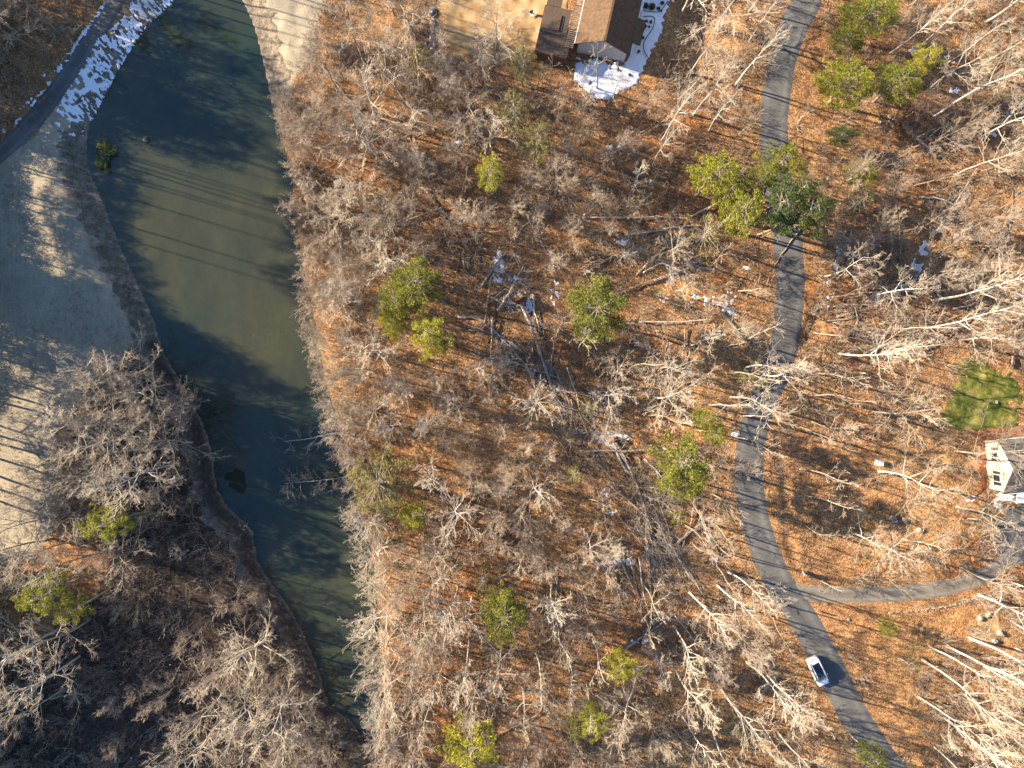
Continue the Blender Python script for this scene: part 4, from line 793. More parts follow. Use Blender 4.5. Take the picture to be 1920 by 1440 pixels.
# ------------------------------------------------------------------ fallen trees and logs
AUTO = []
def fallen(px, r0, r1, mat, label, branches=0, blen=2.0, root=0, lift=.1, name='fallen_tree', brmat=None, brstart=.55, brr=.4):
    pts = []; n = len(px)
    P = catmull([W(a, b) for a, b in px], 5) if n > 2 else [tuple(np.array(W(*px[0])) * (1 - t) + np.array(W(*px[1])) * t) for t in np.linspace(0, 1, 7)]
    m = len(P); rr = random.Random(int(px[0][0] * 7 + px[0][1])); x0, y0 = P[0]
    zz = [max(h1(*q), -.95) for q in P]; base = zz[0]; e = empty(name, (x0, y0, base)); rad = [r0 + (r1 - r0) * i / (m - 1) for i in range(m)]
    zl = [(zz[0] * (1 - i / (m - 1)) + zz[-1] * i / (m - 1)) for i in range(m)]
    P3 = [np.array([q[0] - x0 + rr.gauss(0, .05), q[1] - y0 + rr.gauss(0, .05), max(zz[i], zl[i]) - base + rad[i] * .8 + lift]) for i, q in enumerate(P)]
    tb = MB(); tb.tube(P3, [r * rr.uniform(.9, 1.1) for r in rad], 9); tb.build('trunk', M[mat], e, True)
    if branches:
        S = Segs()
        def g(p, d, L, r, lev):
            for i in range(3):
                d = nrm(d + rv(rr, .18)); q = p + d * L / 3
                if q[2] < .05: q[2] = .05
                S.add(p, q, max(r * (1 - .25 * i), .012), max(r * (1 - .25 * (i + 1)), .010)); p = q
                if lev < 3:
                    for _ in range(2): g(p, nrm(d + rv(rr, .6)), L * rr.uniform(.35, .6), r * .5, lev + 1)
        for k in range(branches):
            t = brstart + (1 - brstart) * (k + rr.random()) / branches; i = min(int(t * (m - 1)), m - 2); ax_ = nrm(P3[i + 1] - P3[i]); sd_ = rr.choice((-1, 1))
            side = np.array([-ax_[1] * sd_, ax_[0] * sd_, rr.uniform(-.1, .8)]); g(P3[i] * 1.0, nrm(ax_ * rr.uniform(.4, 1.1) + side), blen * rr.uniform(.5, 1.1), rad[i] * brr, 1)
        V, F_ = S.arrays(3); mesh_np('branches', V, F_, M[brmat or mat], e)
    if root:
        rb = MB(); ax_ = nrm(P3[0] - P3[1]); c = P3[0] + ax_ * .15; c[2] = root * .75; ang = math.atan2(ax_[1], ax_[0])
        vs = []; nn = 14; th = .35
        for s_ in (-1, 1):
            for k in range(nn):
                a = 2 * math.pi * k / nn; r_ = root * rr.uniform(.75, 1.1); u = math.cos(a) * r_; v = max(math.sin(a) * r_, -root * .7)
                vs.append((c[0] + ax_[0] * s_ * th / 2 - ax_[1] * u, c[1] + ax_[1] * s_ * th / 2 + ax_[0] * u, c[2] + v))
        rb.add(vs, [tuple(range(nn - 1, -1, -1)), tuple(range(nn, 2 * nn))] + [(k, (k + 1) % nn, nn + (k + 1) % nn, nn + k) for k in range(nn)])
        for k in range(12):
            a = rr.uniform(0, 6.28); u = math.cos(a) * root; v = math.sin(a) * root; q = [c[0] - ax_[1] * u, c[1] + ax_[0] * u, max(c[2] + v, .05)]
            rb.tube([c, q, [q[0] + ax_[0] * .5 + rr.gauss(0, .2), q[1] + ax_[1] * .5 + rr.gauss(0, .2), q[2] + rr.gauss(0, .15)]], [.07, .045, .015], 5)
        rb.build('root_plate', M['soil'], e)
    tag(e, label, 'fallen tree' if name == 'fallen_tree' else 'log'); return e
fallen([(976, 566), (998, 620), (1012, 660), (1040, 745), (1060, 800)], .27, .10, 'greylog', 'long thick grey fallen trunk with an upturned red root plate at its top', 9, 3.5, 1.15, .2)
fallen([(999, 645), (998, 690), (1000, 720)], .10, .05, 'greylog', 'short thin log left beside the long grey root plate trunk')
fallen([(858, 593), (900, 600), (935, 628), (975, 672), (1010, 715)], .22, .09, 'greylog', 'curved grey fallen trunk running out from the evergreen cluster', 8, 2.5)
fallen([(880, 618), (930, 625), (965, 650)], .13, .06, 'greylog', 'thin grey log just below the curved one by the evergreen cluster', 5, 2)
fallen([(958, 640), (985, 665), (1010, 690)], .16, .08, 'deadwood', 'short brown log crossing under the long grey trunk', 3, 1.5)
fallen([(1148, 824), (1166, 870), (1190, 900), (1206, 950), (1220, 1010), (1226, 1060)], .24, .10, 'greylog', 'left one of the long double fallen trunks below the central snow patch', 12, 3.2, .8, .1, brstart=.45)
fallen([(1153, 826), (1178, 872), (1200, 925), (1222, 1000), (1246, 1070)], .20, .08, 'deadwood', 'right one of the long double fallen trunks below the central snow patch', 18, 3.2, 0, .35, brstart=.4)
fallen([(1085, 845), (1160, 845), (1242, 841)], .14, .07, 'greylog', 'thin snowy log lying straight across the two double trunks', 3, 1.6, 0, .5)
fallen([(1196, 852), (1204, 885), (1213, 918)], .11, .06, 'deadwood', 'short brown log left of the big road bend pine')
fallen([(1130, 932), (1136, 980), (1146, 1020), (1162, 1075)], .13, .05, 'deadwood', 'slim straight brown log left of the slanting log', 4, 1.8)
fallen([(1158, 966), (1190, 1002), (1220, 1040), (1262, 1095)], .15, .06, 'deadwood', 'slanting log running into the twig tangle', 9, 2.6, 0, .2)
fallen([(1270, 1018), (1300, 992), (1336, 966)], .26, .20, 'deadwood', 'short thick snow edged log beside the lane below the big pine', 0)
fallen([(1106, 408), (1190, 408), (1240, 406), (1300, 412)], .13, .05, 'whitebark', 'straight pale log lying level in the upper wood', 4, 1.6)
fallen([(1172, 441), (1230, 433), (1262, 426), (1320, 422)], .17, .07, 'whitebark', 'second pale level log, just below the straight one', 3, 1.6)
fallen([(1093, 517), (1140, 485), (1170, 472), (1205, 452)], .14, .05, 'whitebark', 'pale slanting fallen tree above the lone round evergreen', 10, 2.6, brstart=.5)
fallen([(1192, 516), (1230, 480), (1262, 452), (1300, 428)], .15, .06, 'whitebark', 'pale slanting fallen tree right of another above the lone evergreen', 9, 2.4, brstart=.5)
fallen([(1205, 512), (1240, 494), (1265, 505), (1290, 512)], .15, .06, 'whitebark', 'branchy bleached fallen top below the two slanting pale trunks', 12, 2.4, brstart=.35)
fallen([(958, 452), (990, 420), (1030, 382)], .15, .08, 'greylog', 'slanting grey log above the narrow snow patch', 3, 1.5)
fallen([(902, 540), (930, 497), (948, 478)], .18, .10, 'greylog', 'dark slanting log with snow alongside right of the evergreen cluster', 3, 1.6)
fallen([(1348, 583), (1372, 610), (1400, 645)], .26, .22, 'deadwood', 'thick rusty brown broken trunk left of the lane', 0, 2, 0, .15)
fallen([(1355, 650), (1400, 642), (1430, 632)], .10, .05, 'whitebark', 'thin pale log ending at the lane', 2, 1.4)
fallen([(1262, 552), (1280, 568), (1300, 578)], .08, .05, 'deadwood', 'thin stick like log right of the lone round evergreen')
fallen([(1686, 232), (1712, 258), (1735, 278), (1756, 298)], .30, .24, 'deadwood', 'thick brown broken log in the upper right wood', 3, 1.2, .9, .15)
fallen([(1590, 532), (1640, 540), (1668, 548), (1720, 566)], .09, .04, 'whitebark', 'thin pale log crossing the dark ground by the creek', 6, 1.6)
fallen([(1838, 258), (1872, 220), (1925, 172)], .16, .08, 'deadwood', 'dark leaning log with snow beside it at the right edge', 3, 1.5)
fallen([(1170, 1212), (1190, 1200), (1215, 1182), (1262, 1150)], .20, .10, 'greylog', 'snowy grey log above the leaning birch', 6, 1.8)
fallen([(1330, 1210), (1365, 1204), (1400, 1196)], .14, .08, 'greylog', 'dark log with snow left of the lane in the lower wood', 2, 1.2)
fallen([(1550, 602), (1590, 598), (1640, 578), (1675, 570)], .12, .05, 'deadwood', 'upper fallen branch over the brown brush pile', 10, 2.2)
fallen([(1640, 630), (1675, 622), (1692, 612)], .15, .12, 'deadwood', 'short stout log in the brown brush pile', 3, 1.2)
fallen([(1560, 605), (1600, 612), (1650, 628), (1720, 628)], .10, .05, 'whitebark', 'long pale branch along the lower side of the brush pile', 8, 2)
fallen([(1545, 598), (1580, 640), (1600, 650)], .12, .06, 'rustwood', 'rusty leafy fallen top at the left of the brush pile', 14, 2.2, brstart=.2)
fallen([(1610, 590), (1650, 600), (1700, 608)], .12, .06, 'rustwood', 'rusty leafy fallen top in the middle of the brush pile', 16, 2.4, brstart=.1)
fallen([(1640, 650), (1660, 645), (1690, 648)], .10, .05, 'rustwood', 'rusty leafy branch at the lower edge of the brush pile', 12, 2.0, brstart=.1)
fallen([(1500, 430), (1470, 470), (1450, 500)], .10, .05, 'deadwood', 'short broken limb under the roadside pines', 3, 1.2)
fallen([(1395, 1215), (1440, 1240), (1470, 1270)], .10, .05, 'deadwood', 'thin log among brush left of the car', 3, 1.5)
fallen([(1210, 1010), (1240, 1060), (1260, 1100)], .12, .05, 'greylog', 'grey fallen top inside the twig tangle', 18, 3, brstart=.1)
fallen([(1230, 960), (1250, 1030), (1300, 1090)], .12, .05, 'deadwood', 'brown fallen top on the right of the twig tangle', 18, 3, brstart=.2)
fallen([(985, 1070), (992, 1030), (996, 992)], .12, .08, 'deadwood', 'short brown log standing apart above the oval evergreen')
fallen([(1398, 1080), (1430, 1100), (1466, 1118)], .12, .05, 'whitebark', 'white fallen limb reaching toward the lane', 8, 2)
rl = random.Random(31)
for (x0, y0, x1, y1, n, an, sp) in [(1140, 860, 1290, 1100, 24, 65, 18), (1020, 700, 1120, 860, 9, 55, 25), (900, 560, 1060, 700, 8, 40, 30), (1080, 640, 1380, 1000, 12, 30, 70), (1540, 440, 1760, 640, 14, -20, 40), (1760, 150, 1900, 640, 14, -35, 25), (1100, 380, 1420, 620, 10, -25, 40), (850, 380, 1050, 560, 6, -45, 30), (1280, 1080, 1480, 1400, 8, 40, 30), (880, 1080, 1250, 1420, 8, 60, 60), (650, 120, 900, 420, 8, 30, 60), (1560, 560, 1700, 650, 8, 10, 40)]:
    for _ in range(n):
        cx, cy = rl.uniform(x0, x1), rl.uniform(y0, y1); a_ = R(an + rl.gauss(0, sp)); L = rl.uniform(25, 75); dx, dy = math.cos(a_) * L, math.sin(a_) * L; bow = rl.gauss(0, 3)
        q = [(cx - dx, cy - dy), (cx - dy * bow / L, cy + dx * bow / L), (cx + dx, cy + dy)]
        if not all(free(*W(*p_)) for p_ in q) or any(poly_sdf(np.array([W(cx, cy)[0]]), np.array([W(cx, cy)[1]]), B)[0] < 1 for B in BLOCK): continue
        r0_ = rl.uniform(.06, .17); mt = rl.choice(['greylog', 'deadwood', 'whitebark'])
        o = fallen(q, r0_, r0_ * .4, mt, 'x', rl.choice([0, 3, 6, 9]), rl.uniform(1.2, 2.4), 0, rl.uniform(.05, .5)); AUTO.append((o, cx, cy, 'fallen', {'greylog': 'grey', 'deadwood': 'brown', 'whitebark': 'pale'}[mt], L))
# logs in the pond
fallen([(700, 838), (655, 818), (618, 814), (575, 824), (530, 828)], .18, .06, 'greylog', 'curved grey log lying out over the pond', 7, 2.0, 0, .25, brmat='greylog', brstart=.45)
fallen([(715, 884), (650, 894), (590, 902), (530, 907)], .14, .05, 'greylog', 'dead conifer fallen into the pond', 44, 2.0, 0, .45, brmat='deadwood', brstart=.08, brr=1.0)

# ------------------------------------------------------------------ buildings
M['shingle'] = simple('brown_shingles', (.145, .09, .05), (.088, .057, .036), 2.2, .9, .15, .3)
M['shingle2'] = simple('grey_shingles', (.17, .15, .12), (.10, .092, .08), 2.5, .9, .15, .3)
M['siding'] = simple('pale_grey_siding', (.55, .52, .47), (.46, .43, .38), 1.2, .7, .3, .1, (1, 1, 8))
M['cream'] = simple('cream_siding', (.66, .60, .44), (.58, .52, .37), 1.2, .7, .3, .1, (1, 1, 9))
M['trim'] = simple('white_trim', (.78, .78, .76), (.7, .7, .68), 4, .5)
M['glass'] = simple('window_glass', (.05, .06, .07), (.03, .04, .05), 2, .08, .6)
M['shutter'] = simple('dark_shutters', (.05, .05, .055), (.035, .035, .04), 5, .6)
M['deck'] = simple('weathered_deck_boards', (.13, .088, .062), (.085, .058, .042), 1.5, .85, .2, .3, (8, .4, 1))
M['redwood'] = simple('dark_red_wood', (.16, .075, .055), (.10, .05, .035), 3, .8)
M['stone'] = simple('grey_boulder', (.34, .32, .29), (.17, .16, .145), 2.2, .9, .2, .6)
M['tanstone'] = simple('tan_boulder', (.42, .34, .25), (.24, .18, .13), 2.2, .9, .2, .6)
def gable_house(root, L, hw, he, hr, ov, wallm, roofm, og=.35):
    """local: ridge along +y from 0 to L; gable wall at y=og"""
    b = MB(); y0, y1 = og, L - og; x = hw - ov; hx = he + (hr - he) * ov / hw - .12
    b.add([(-x, y0, -.3), (x, y0, -.3), (x, y0, hx), (0, y0, hr - .15), (-x, y0, hx), (-x, y1, -.3), (x, y1, -.3), (x, y1, hx), (0, y1, hr - .15), (-x, y1, hx)],
          [(0, 1, 2, 3, 4), (9, 8, 7, 6, 5), (1, 6, 7, 2), (5, 0, 4, 9), (0, 5, 6, 1)])
    b.build('wall', wallm, root)
    rf = MB(); t = .14
    prof = [(-hw, he), (0, hr), (hw, he), (hw, he - t), (0, hr - t), (-hw, he - t)]
    vs = [(a, y, z) for y in (0, L) for a, z in prof]
    rf.add(vs, [(0, 6, 7, 1), (1, 7, 8, 2), (2, 8, 9, 3), (3, 9, 10, 4), (4, 10, 11, 5), (5, 11, 6, 0), (5, 4, 1, 0), (4, 3, 2, 1), (6, 7, 10, 11), (7, 8, 9, 10)])
    o = rf.build('roof', roofm, root)
    rc = MB(); rc.box((0, L / 2, hr + .03), (.3, L - .02, .07)); rc.build('ridge_cap', roofm, o)
    for s_ in (-1, 1):
        g = MB(); g.box((s_ * (hw + .06), L / 2, he - .08), (.12, L - .04, .12)); g.build('gutter', M['trim'], root)
# brown house at the top
ax_, ay_ = W(1134, 76, 5.5); bx_, by_ = W(1151, 0, 5.5); rz1 = -math.atan2(bx_ - ax_, by_ - ay_)
H1 = empty('brown_house', (ax_, ay_, h1(ax_, ay_)), rz1); tag(H1, 'brown shingled house with a ridge roof beside the snow at the top', 'house')
gable_house(H1, 18, 4.1, 3.0, 5.5, .5, M['siding'], M['shingle'])
pr = MB(); pr.add([(3.6, 1.9, 3.25), (5.3, 1.9, 2.75), (5.3, 5.6, 2.75), (3.6, 5.6, 3.25), (3.6, 1.9, 3.1), (5.3, 1.9, 2.6), (5.3, 5.6, 2.6), (3.6, 5.6, 3.1)], [(0, 1, 2, 3), (7, 6, 5, 4), (0, 4, 5, 1), (1, 5, 6, 2), (2, 6, 7, 3), (3, 7, 4, 0)]); pr.build('porch_roof', M['shingle'], H1)
for yy in (2.1, 5.4):
    pp = MB(); pp.box((5.1, yy, 1.3), (.14, .14, 2.6)); pp.build('porch_post', M['trim'], H1)
sw = MB(); sw.box((4.35, 9.5, 1.6), (.2, 5.5, 2.6)); sw.build('bay_window', M['trim'], H1)
vp = MB(); vp.tube([(-1.4, 8, 4.4), (-1.4, 8, 5.2)], [.08, .08], 8); vp.build('vent_pipe', M['trim'], H1)
# low flat roofed shed with an open slot, then the slatted pergola between
D1 = empty('shed', (ax_, ay_, h1(ax_, ay_)), rz1); tag(D1, 'low brown flat roofed shed left of the brown house', 'shed')
rb = MB(); rb.box((-7.6, 2.9, 2.45), (4.0, 3.9, .16)); rb.box((-7.2, -.7, 2.45), (4.8, 3.2, .16)); rb.box((-8.3, 5.6, 2.45), (2.2, 1.4, .16)); rb.build('roof', M['deck'], D1)
rb = MB(); rb.box((-8.1, 2.6, 2.62), (2.6, 2.4, .14), bev=.02); rb.build('roof_hatch', M['deck'], D1)
rb = MB(); rb.box((-6.62, 2.6, 2.56), (.42, 2.3, .06)); rb.build('roof_slot', M['shutter'], D1)
rb = MB(); rb.box((-7.3, -.7, 1.1), (4.4, 2.9, 2.5)); rb.box((-7.7, 2.4, 1.1), (3.5, 3.0, 2.49)); rb.build('wall', M['redwood'], D1)
G1 = empty('pergola', (ax_, ay_, h1(ax_, ay_)), rz1); tag(G1, 'narrow dark pergola with pale slats between shed and house', 'pergola')
for xx in (-5.3, -4.35):
    b = MB(); b.box((xx, 3.4, 2.5), (.12, 8.2, .16)); b.build('beam', M['redwood'], G1)
b = MB()
for k in range(27): b.box((-4.82, -.5 + k * .3, 2.63), (1.2, .09, .08))
b.build('slats', M['trim'] if False else M['tanstone'], G1)
for yy in (-.5, 3.4, 7.3):
    for xx in (-5.3, -4.35): b = MB(); b.box((xx, yy, 1.1), (.12, .12, 2.62)); b.build('post', M['redwood'], G1)
# shrubs in the snowy bed
kk = 0
for (px, py, r, lab) in [(1223, 10, 7, 'topmost large dark shrub in the snowy bed'), (1211, 8, 6, 'dark shrub left of the topmost large one in the snow'), (1236, 12, 3.5, 'small dark shrub on the right at the top of the snowy bed'), (1243, 2, 4, 'dark shrub cut by the top edge in the snow'), (1241, 16, 2.5, 'tiny dark shrub at the right end of the upper bed'),
   (1213, 37, 2.8, 'small dark shrub above the big clump in the snow'), (1221, 39, 3, 'small dark shrub right above the big clump in the snow'), (1208, 47, 5.5, 'big dark shrub clump in the middle of the snow'), (1205, 53, 4.5, 'lower half of the big dark shrub clump in the snow'), (1218, 47, 2.3, 'tiny dark shrub right of the big clump'), (1206, 68, 3.4, 'first single round shrub below the big clump in the snow'), (1195, 79, 3.0, 'second single round shrub down the snow bed'), (1198, 94, 3.2, 'lowest single round shrub in the snow bed'), (1181, 138, 3, 'tiny dark shrub where both snow patches meet')]:
    x, y = W(px, py, .5); e = empty('garden_shrub', (x, y, h1(x, y)))
    r_ = r / PPM; st2 = np.random.RandomState(kk); V, F_ = clump_leaves([((0, 0, r_ * .7), r_ * .95), ((r_ * .3, .05, r_ * .6), r_ * .7)], 2600, .07, st2); mesh_np('crown', V, F_, M['dark'], e)
    b = MB(); b.tube([(0, 0, -.1), (0, 0, r_ * .7)], [.04, .03], 5); b.build('stem', M['bark'], e); tag(e, lab, 'shrub', 'round shrubs in the snowy garden bed'); kk += 1
b = MB(); P_e = catmull([W(a, c) for a, c in [(1205, 20), (1228, 22), (1240, 18), (1252, 2)]], 6); b.tube([(x, y, h1(x, y) + .16) for x, y in P_e], [.05] * len(P_e), 5); tag(b.build('garden_edging', M['shutter']), 'dark curved edging across the top of the snowy bed', 'edging')
b = MB(); P_e = catmull([W(a, c) for a, c in [(1206, 31), (1226, 33), (1224, 52), (1208, 78), (1208, 96), (1214, 108)]], 6); b.tube([(x, y, h1(x, y) + .16) for x, y in P_e], [.05] * len(P_e), 5); tag(b.build('garden_edging', M['shutter']), 'dark winding edging down the snowy bed beside the house', 'edging')
# cream house at right
cx_, cy_ = W(1900, 880, 5.5); H2 = empty('cream_house', (cx_, cy_, h1(cx_, cy_)), R(-90 + 5)); tag(H2, 'cream walled house with grey roof at the right edge', 'house')
gable_house(H2, 16, 3.95, 3.0, 5.5, .35, M['cream'], M['shingle2'], .12)
for xx in (-1.75, 1.75):
    wf = MB(); wf.box((-xx, .07, 2.0), (1.15, .1, 1.5)); f_ = wf.build('window', M['trim'], H2); wp_ = MB(); wp_.box((-xx, .01, 2.0), (.9, .05, 1.25)); wp_.build('pane', M['glass'], f_)
    for s_ in (-1, 1): b = MB(); b.box((-xx + s_ * .82, .07, 2.0), (.4, .08, 1.5)); b.build('shutter', M['shutter'], H2)
b = MB(); b.add([(3.75, 2.2, 3.0), (3.75, 6, 3.0), (5.6, 6, 2.5), (5.6, 2.2, 2.5), (3.75, 2.2, 2.88), (3.75, 6, 2.88), (5.6, 6, 2.38), (5.6, 2.2, 2.38)], [(3, 2, 1, 0), (4, 5, 6, 7), (0, 1, 5, 4), (1, 2, 6, 5), (2, 3, 7, 6), (3, 0, 4, 7)]); b.build('porch_roof', M['trim'], H2)
for yy in (2.4, 5.8): b = MB(); b.box((5.4, yy, 1.15), (.14, .14, 2.6)); b.build('porch_post', M['trim'], H2)

# ------------------------------------------------------------------ car
M['paint'] = mat_new('white_car_paint', .25, .5)[0]; M['paint'].node_tree.nodes['Principled BSDF'].inputs['Base Color'].default_value = (.78, .79, .80, 1); M['paint'].node_tree.nodes['Principled BSDF'].inputs['Coat Weight'].default_value = .6
M['carglass'] = mat_new('dark_car_glass', .04, .6)[0]; M['carglass'].node_tree.nodes['Principled BSDF'].inputs['Base Color'].default_value = (.012, .02, .028, 1)
M['tyre'] = simple('black_rubber', (.03, .03, .03), (.02, .02, .02), 8, .85); M['rim'] = simple('alloy', (.5, .5, .52), (.4, .4, .42), 5, .3, .5, 0, None, .8)
M['lamp'] = simple('lamp_lens', (.7, .72, .75), (.5, .52, .55), 8, .1, .6); M['redlamp'] = simple('red_lens', (.4, .02, .02), (.3, .01, .01), 8, .15, .6)
x, y = W(1535, 1260, 1.0); CAR = empty('car', (x, y, h1(x, y) + .07), math.atan2(-50, 24)); tag(CAR, 'white car with a dark glass roof driving down the lane', 'car')
def loft(secs, name, mat, parent, smooth=True):
    b = MB(); n = len(secs[0]); vs = [v for s_ in secs for v in s_]; fs = [tuple(range(n - 1, -1, -1)), tuple(range(len(vs) - n, len(vs)))]
    for i in range(len(secs) - 1):
        for k in range(n): fs.append((i * n + k, i * n + (k + 1) % n, (i + 1) * n + (k + 1) % n, (i + 1) * n + k))
    b.add(vs, fs); return b.build(name, mat, parent, smooth)
secs = []
for X_, hw, zb, zs, zt in [(-2.30, .55, .42, .62, .70), (-2.24, .76, .32, .80, .98), (-2.05, .86, .24, .88, 1.04), (-1.5, .92, .2, .90, 1.02), (-.6, .93, .2, .88, .98), (.5, .93, .2, .86, .98), (1.2, .92, .2, .82, .98), (1.7, .90, .22, .76, .90), (2.05, .84, .25, .68, .82), (2.24, .72, .32, .60, .72), (2.32, .50, .40, .54, .60)]:
    secs.append([(X_, -hw * .9, zb), (X_, -hw, zb + .12), (X_, -hw, zs - .08), (X_, -hw * .95, zs), (X_, -hw * .72, zt - .02), (X_, 0, zt), (X_, hw * .72, zt - .02), (X_, hw * .95, zs), (X_, hw, zs - .08), (X_, hw, zb + .12), (X_, hw * .9, zb)])
loft(secs, 'body', M['paint'], CAR)
secs = []
for X_, hb, ht, zt in [(-2.02, .76, .70, 1.03), (-1.55, .78, .62, 1.38), (-.9, .80, .63, 1.50), (-.1, .80, .63, 1.53), (.45, .80, .62, 1.48), (1.28, .79, .70, .99)]:
    secs.append([(X_, -hb, .92), (X_, -(hb + ht) / 2, (.92 + zt) / 2), (X_, -ht, zt - .05), (X_, -ht * .8, zt), (X_, ht * .8, zt), (X_, ht, zt - .05), (X_, (hb + ht) / 2, (.92 + zt) / 2), (X_, hb, .92)])
loft(secs, 'windows', M['carglass'], CAR)
for s_ in (-1, 1):
    b = MB(); b.tube([(-1.95, s_ * .70, 1.09), (-1.55, s_ * .635, 1.38), (-.9, s_ * .635, 1.485), (-.1, s_ * .635, 1.515), (.45, s_ * .625, 1.465), (1.25, s_ * .72, 1.0)], [.055, .075, .08, .08, .07, .05], 8); b.build('roof_rail', M['paint'], CAR, True)
    b = MB(); b.lump((.78, s_ * 1.0, 1.02), (.1, .13, .08), 3, .05); b.build('side_mirror', M['paint'], CAR, True)
    b = MB(); b.lump((2.14, s_ * .62, .66), (.16, .17, .07), 4, .05); b.build('headlight', M['lamp'], CAR, True)
    b = MB(); b.lump((-2.22, s_ * .66, .84), (.08, .17, .07), 5, .05); b.build('tail_light', M['redlamp'], CAR, True)
    for X_ in (-1.42, 1.42):
        b = MB(); b.tube([(X_, s_ * .70, .33), (X_, s_ * .72, .33), (X_, s_ * .93, .33), (X_, s_ * .95, .33)], [.28, .34, .34, .28], 20); wh = b.build('wheel', M['tyre'], CAR)
        b = MB(); b.tube([(X_, s_ * .90, .33), (X_, s_ * .96, .33)], [.22, .2], 14); b.build('rim', M['rim'], wh)
b = MB(); b.add([(-2.02, -.62, 1.05), (-2.02, .62, 1.05), (-1.56, .58, 1.405), (-1.56, -.58, 1.405), (-1.85, -.6, 1.27), (-1.85, .6, 1.27)], [(0, 1, 5, 4), (4, 5, 2, 3)]); b.build('tailgate', M['paint'], CAR)

# ------------------------------------------------------------------ small things
def rock(px, py, r, seed, mat='stone', label=None, snowcap=False, group=None):
    x, y = W(px, py); e = MB(); r_ = r / PPM; e.lump((0, 0, r_ * .3), (r_, r_ * .8, r_ * .6), seed, .25, 9, 6); o = e.build('boulder', M[mat]); o.location = (x, y, h1(x, y)); o.rotation_euler.z = seed * 1.3
    if snowcap:
        c = MB(); c.lump((0, 0, r_ * .62), (r_ * .7, r_ * .55, r_ * .32), seed + 5, .3, 9, 6); c.build('snow_cap', M['snow'], o, True)
    tag(o, label, 'boulder', group)
ordn = ['topmost', 'second', 'third', 'fourth', 'fifth', 'sixth', 'seventh', 'eighth', 'ninth', 'tenth', 'eleventh', 'twelfth', 'thirteenth', 'fourteenth', 'fifteenth', 'lowest']
RR2 = random.Random(9)
for i in range(16):
    rock(811 + RR2.uniform(-3, 3) - i * .2, 18 + i * 5.8, RR2.uniform(4, 6), i, 'stone' if i % 3 else 'tanstone', f'grey stone in the row at the yard edge, {ordn[i]} from the top' if i not in (0, 15) else f'grey stone in the row at the yard edge, the {ordn[i]} one', i % 4 == 1, 'stones in the row at the yard edge')
rock(799, 84, 5, 40, 'stone', 'grey stone lying left of the lower stone row', True); rock(800, 62, 4.5, 41, 'stone', 'grey stone lying left of the middle stone row')
rock(1672, 972, 8, 20, 'tanstone', 'tan boulder on the slope between lane and cream house'); rock(1694, 975, 6, 21, 'tanstone', 'smaller tan boulder right of the boulder on the slope')
rock(1720, 993, 6, 22, 'tanstone', 'tan boulder furthest right on the slope'); rock(1869, 754, 3.5, 23, 'stone', 'small pale rock on the green lawn', True)
rock(1836, 1158, 7, 24, 'stone', 'dark boulder at the upper side of the bare soil pit'); rock(1850, 1152, 6, 25, 'tanstone', 'tan boulder beside the dark one at the bare soil pit'); rock(1872, 1185, 7, 26, 'stone', 'grey boulder right of the bare soil pit'); rock(1862, 1200, 6, 27, 'stone', 'grey boulder below right of the bare soil pit')
rock(1330, 1012, 6, 28, 'tanstone', 'tan boulder beside the snowy log by the lane', True); rock(1590, 1161, 3, 29, 'stone', 'tiny white capped stone on the bank below the driveway', True)
for i, (a, c) in enumerate([(236, 540), (237, 548), (238, 555)]): rock(a, c, 2.6, 50 + i, 'soil', ['upper', 'middle', 'lower'][i] + ' of three small red stones on the pond bank', False, 'three red stones on the pond bank')
b = MB()
for i in range(46):
    t = i / 45; px = 1668 + 205 * t; py = 1150 - 12 * t - 26 * t * t; x, y = W(px, py + RR2.uniform(-1.5, 1.5)); r_ = RR2.uniform(.12, .26); b.lump((x, y, h1(x, y) + r_ * .2), (r_, r_ * .8, r_ * .5), i, .25, 7, 5)
tag(b.build('stone_edging', M['tanstone']), 'loose line of small tan stones below the driveway', 'edging')
# patio chair
x, y = W(998, 26); e = empty('patio_chair', (x, y, h1(x, y)), R(30)); tag(e, 'pale patio chair in the yard left of the shed', 'chair')
b = MB(); b.box((0, 0, .42), (.55, .55, .06), bev=.02); b.build('seat', M['trim'], e); b = MB(); b.box((0, .3, .72), (.55, .06, .6), bev=.02); b.build('backrest', M['shutter'], e)
for sx in (-1, 1):
    for sy in (-1, 1): b = MB(); b.box((sx * .24, sy * .24, .2), (.05, .05, .4)); b.build('leg', M['shutter'], e)
# mailbox, posts, utility box
x, y = W(1501, 1071); e = empty('mailbox', (x, y, h1(x, y)), R(-60)); tag(e, 'roadside mailbox on a post where the driveway meets the lane', 'mailbox')
b = MB(); b.box((0, 0, .5), (.1, .1, 1.1)); b.build('post', M['deck'], e)
b = MB(); b.add([(sx, .12 * math.cos(a), 1.15 + .12 * math.sin(a) + (.0 if a < 3.2 else -.0)) for sx in (-.26, .26) for a in np.linspace(0, math.pi, 9)] + [(-.26, -.12, 1.05), (-.26, .12, 1.05), (.26, -.12, 1.05), (.26, .12, 1.05)], [(i, i + 1, 10 + i, 9 + i) for i in range(8)] + [(8, 18, 20, 17), (0, 9, 21, 19), (18, 19, 21, 20), tuple([19] + list(range(0, 9)) + [18]), tuple([20] + list(range(17, 8, -1)) + [21])]); b.build('box', M['trim'], e)
b = MB(); b.box((.1, .135, 1.25), (.03, .02, .18)); b.build('flag', M['redlamp'], e)
x, y = W(1516, 1076); e = empty('shadow_bin', (x, y, h1(x, y)), R(-15)); tag(e, 'added dark bin shape standing for the shadow beside the mailbox', 'bin')  # dark bin added in place of the mailbox's shadow
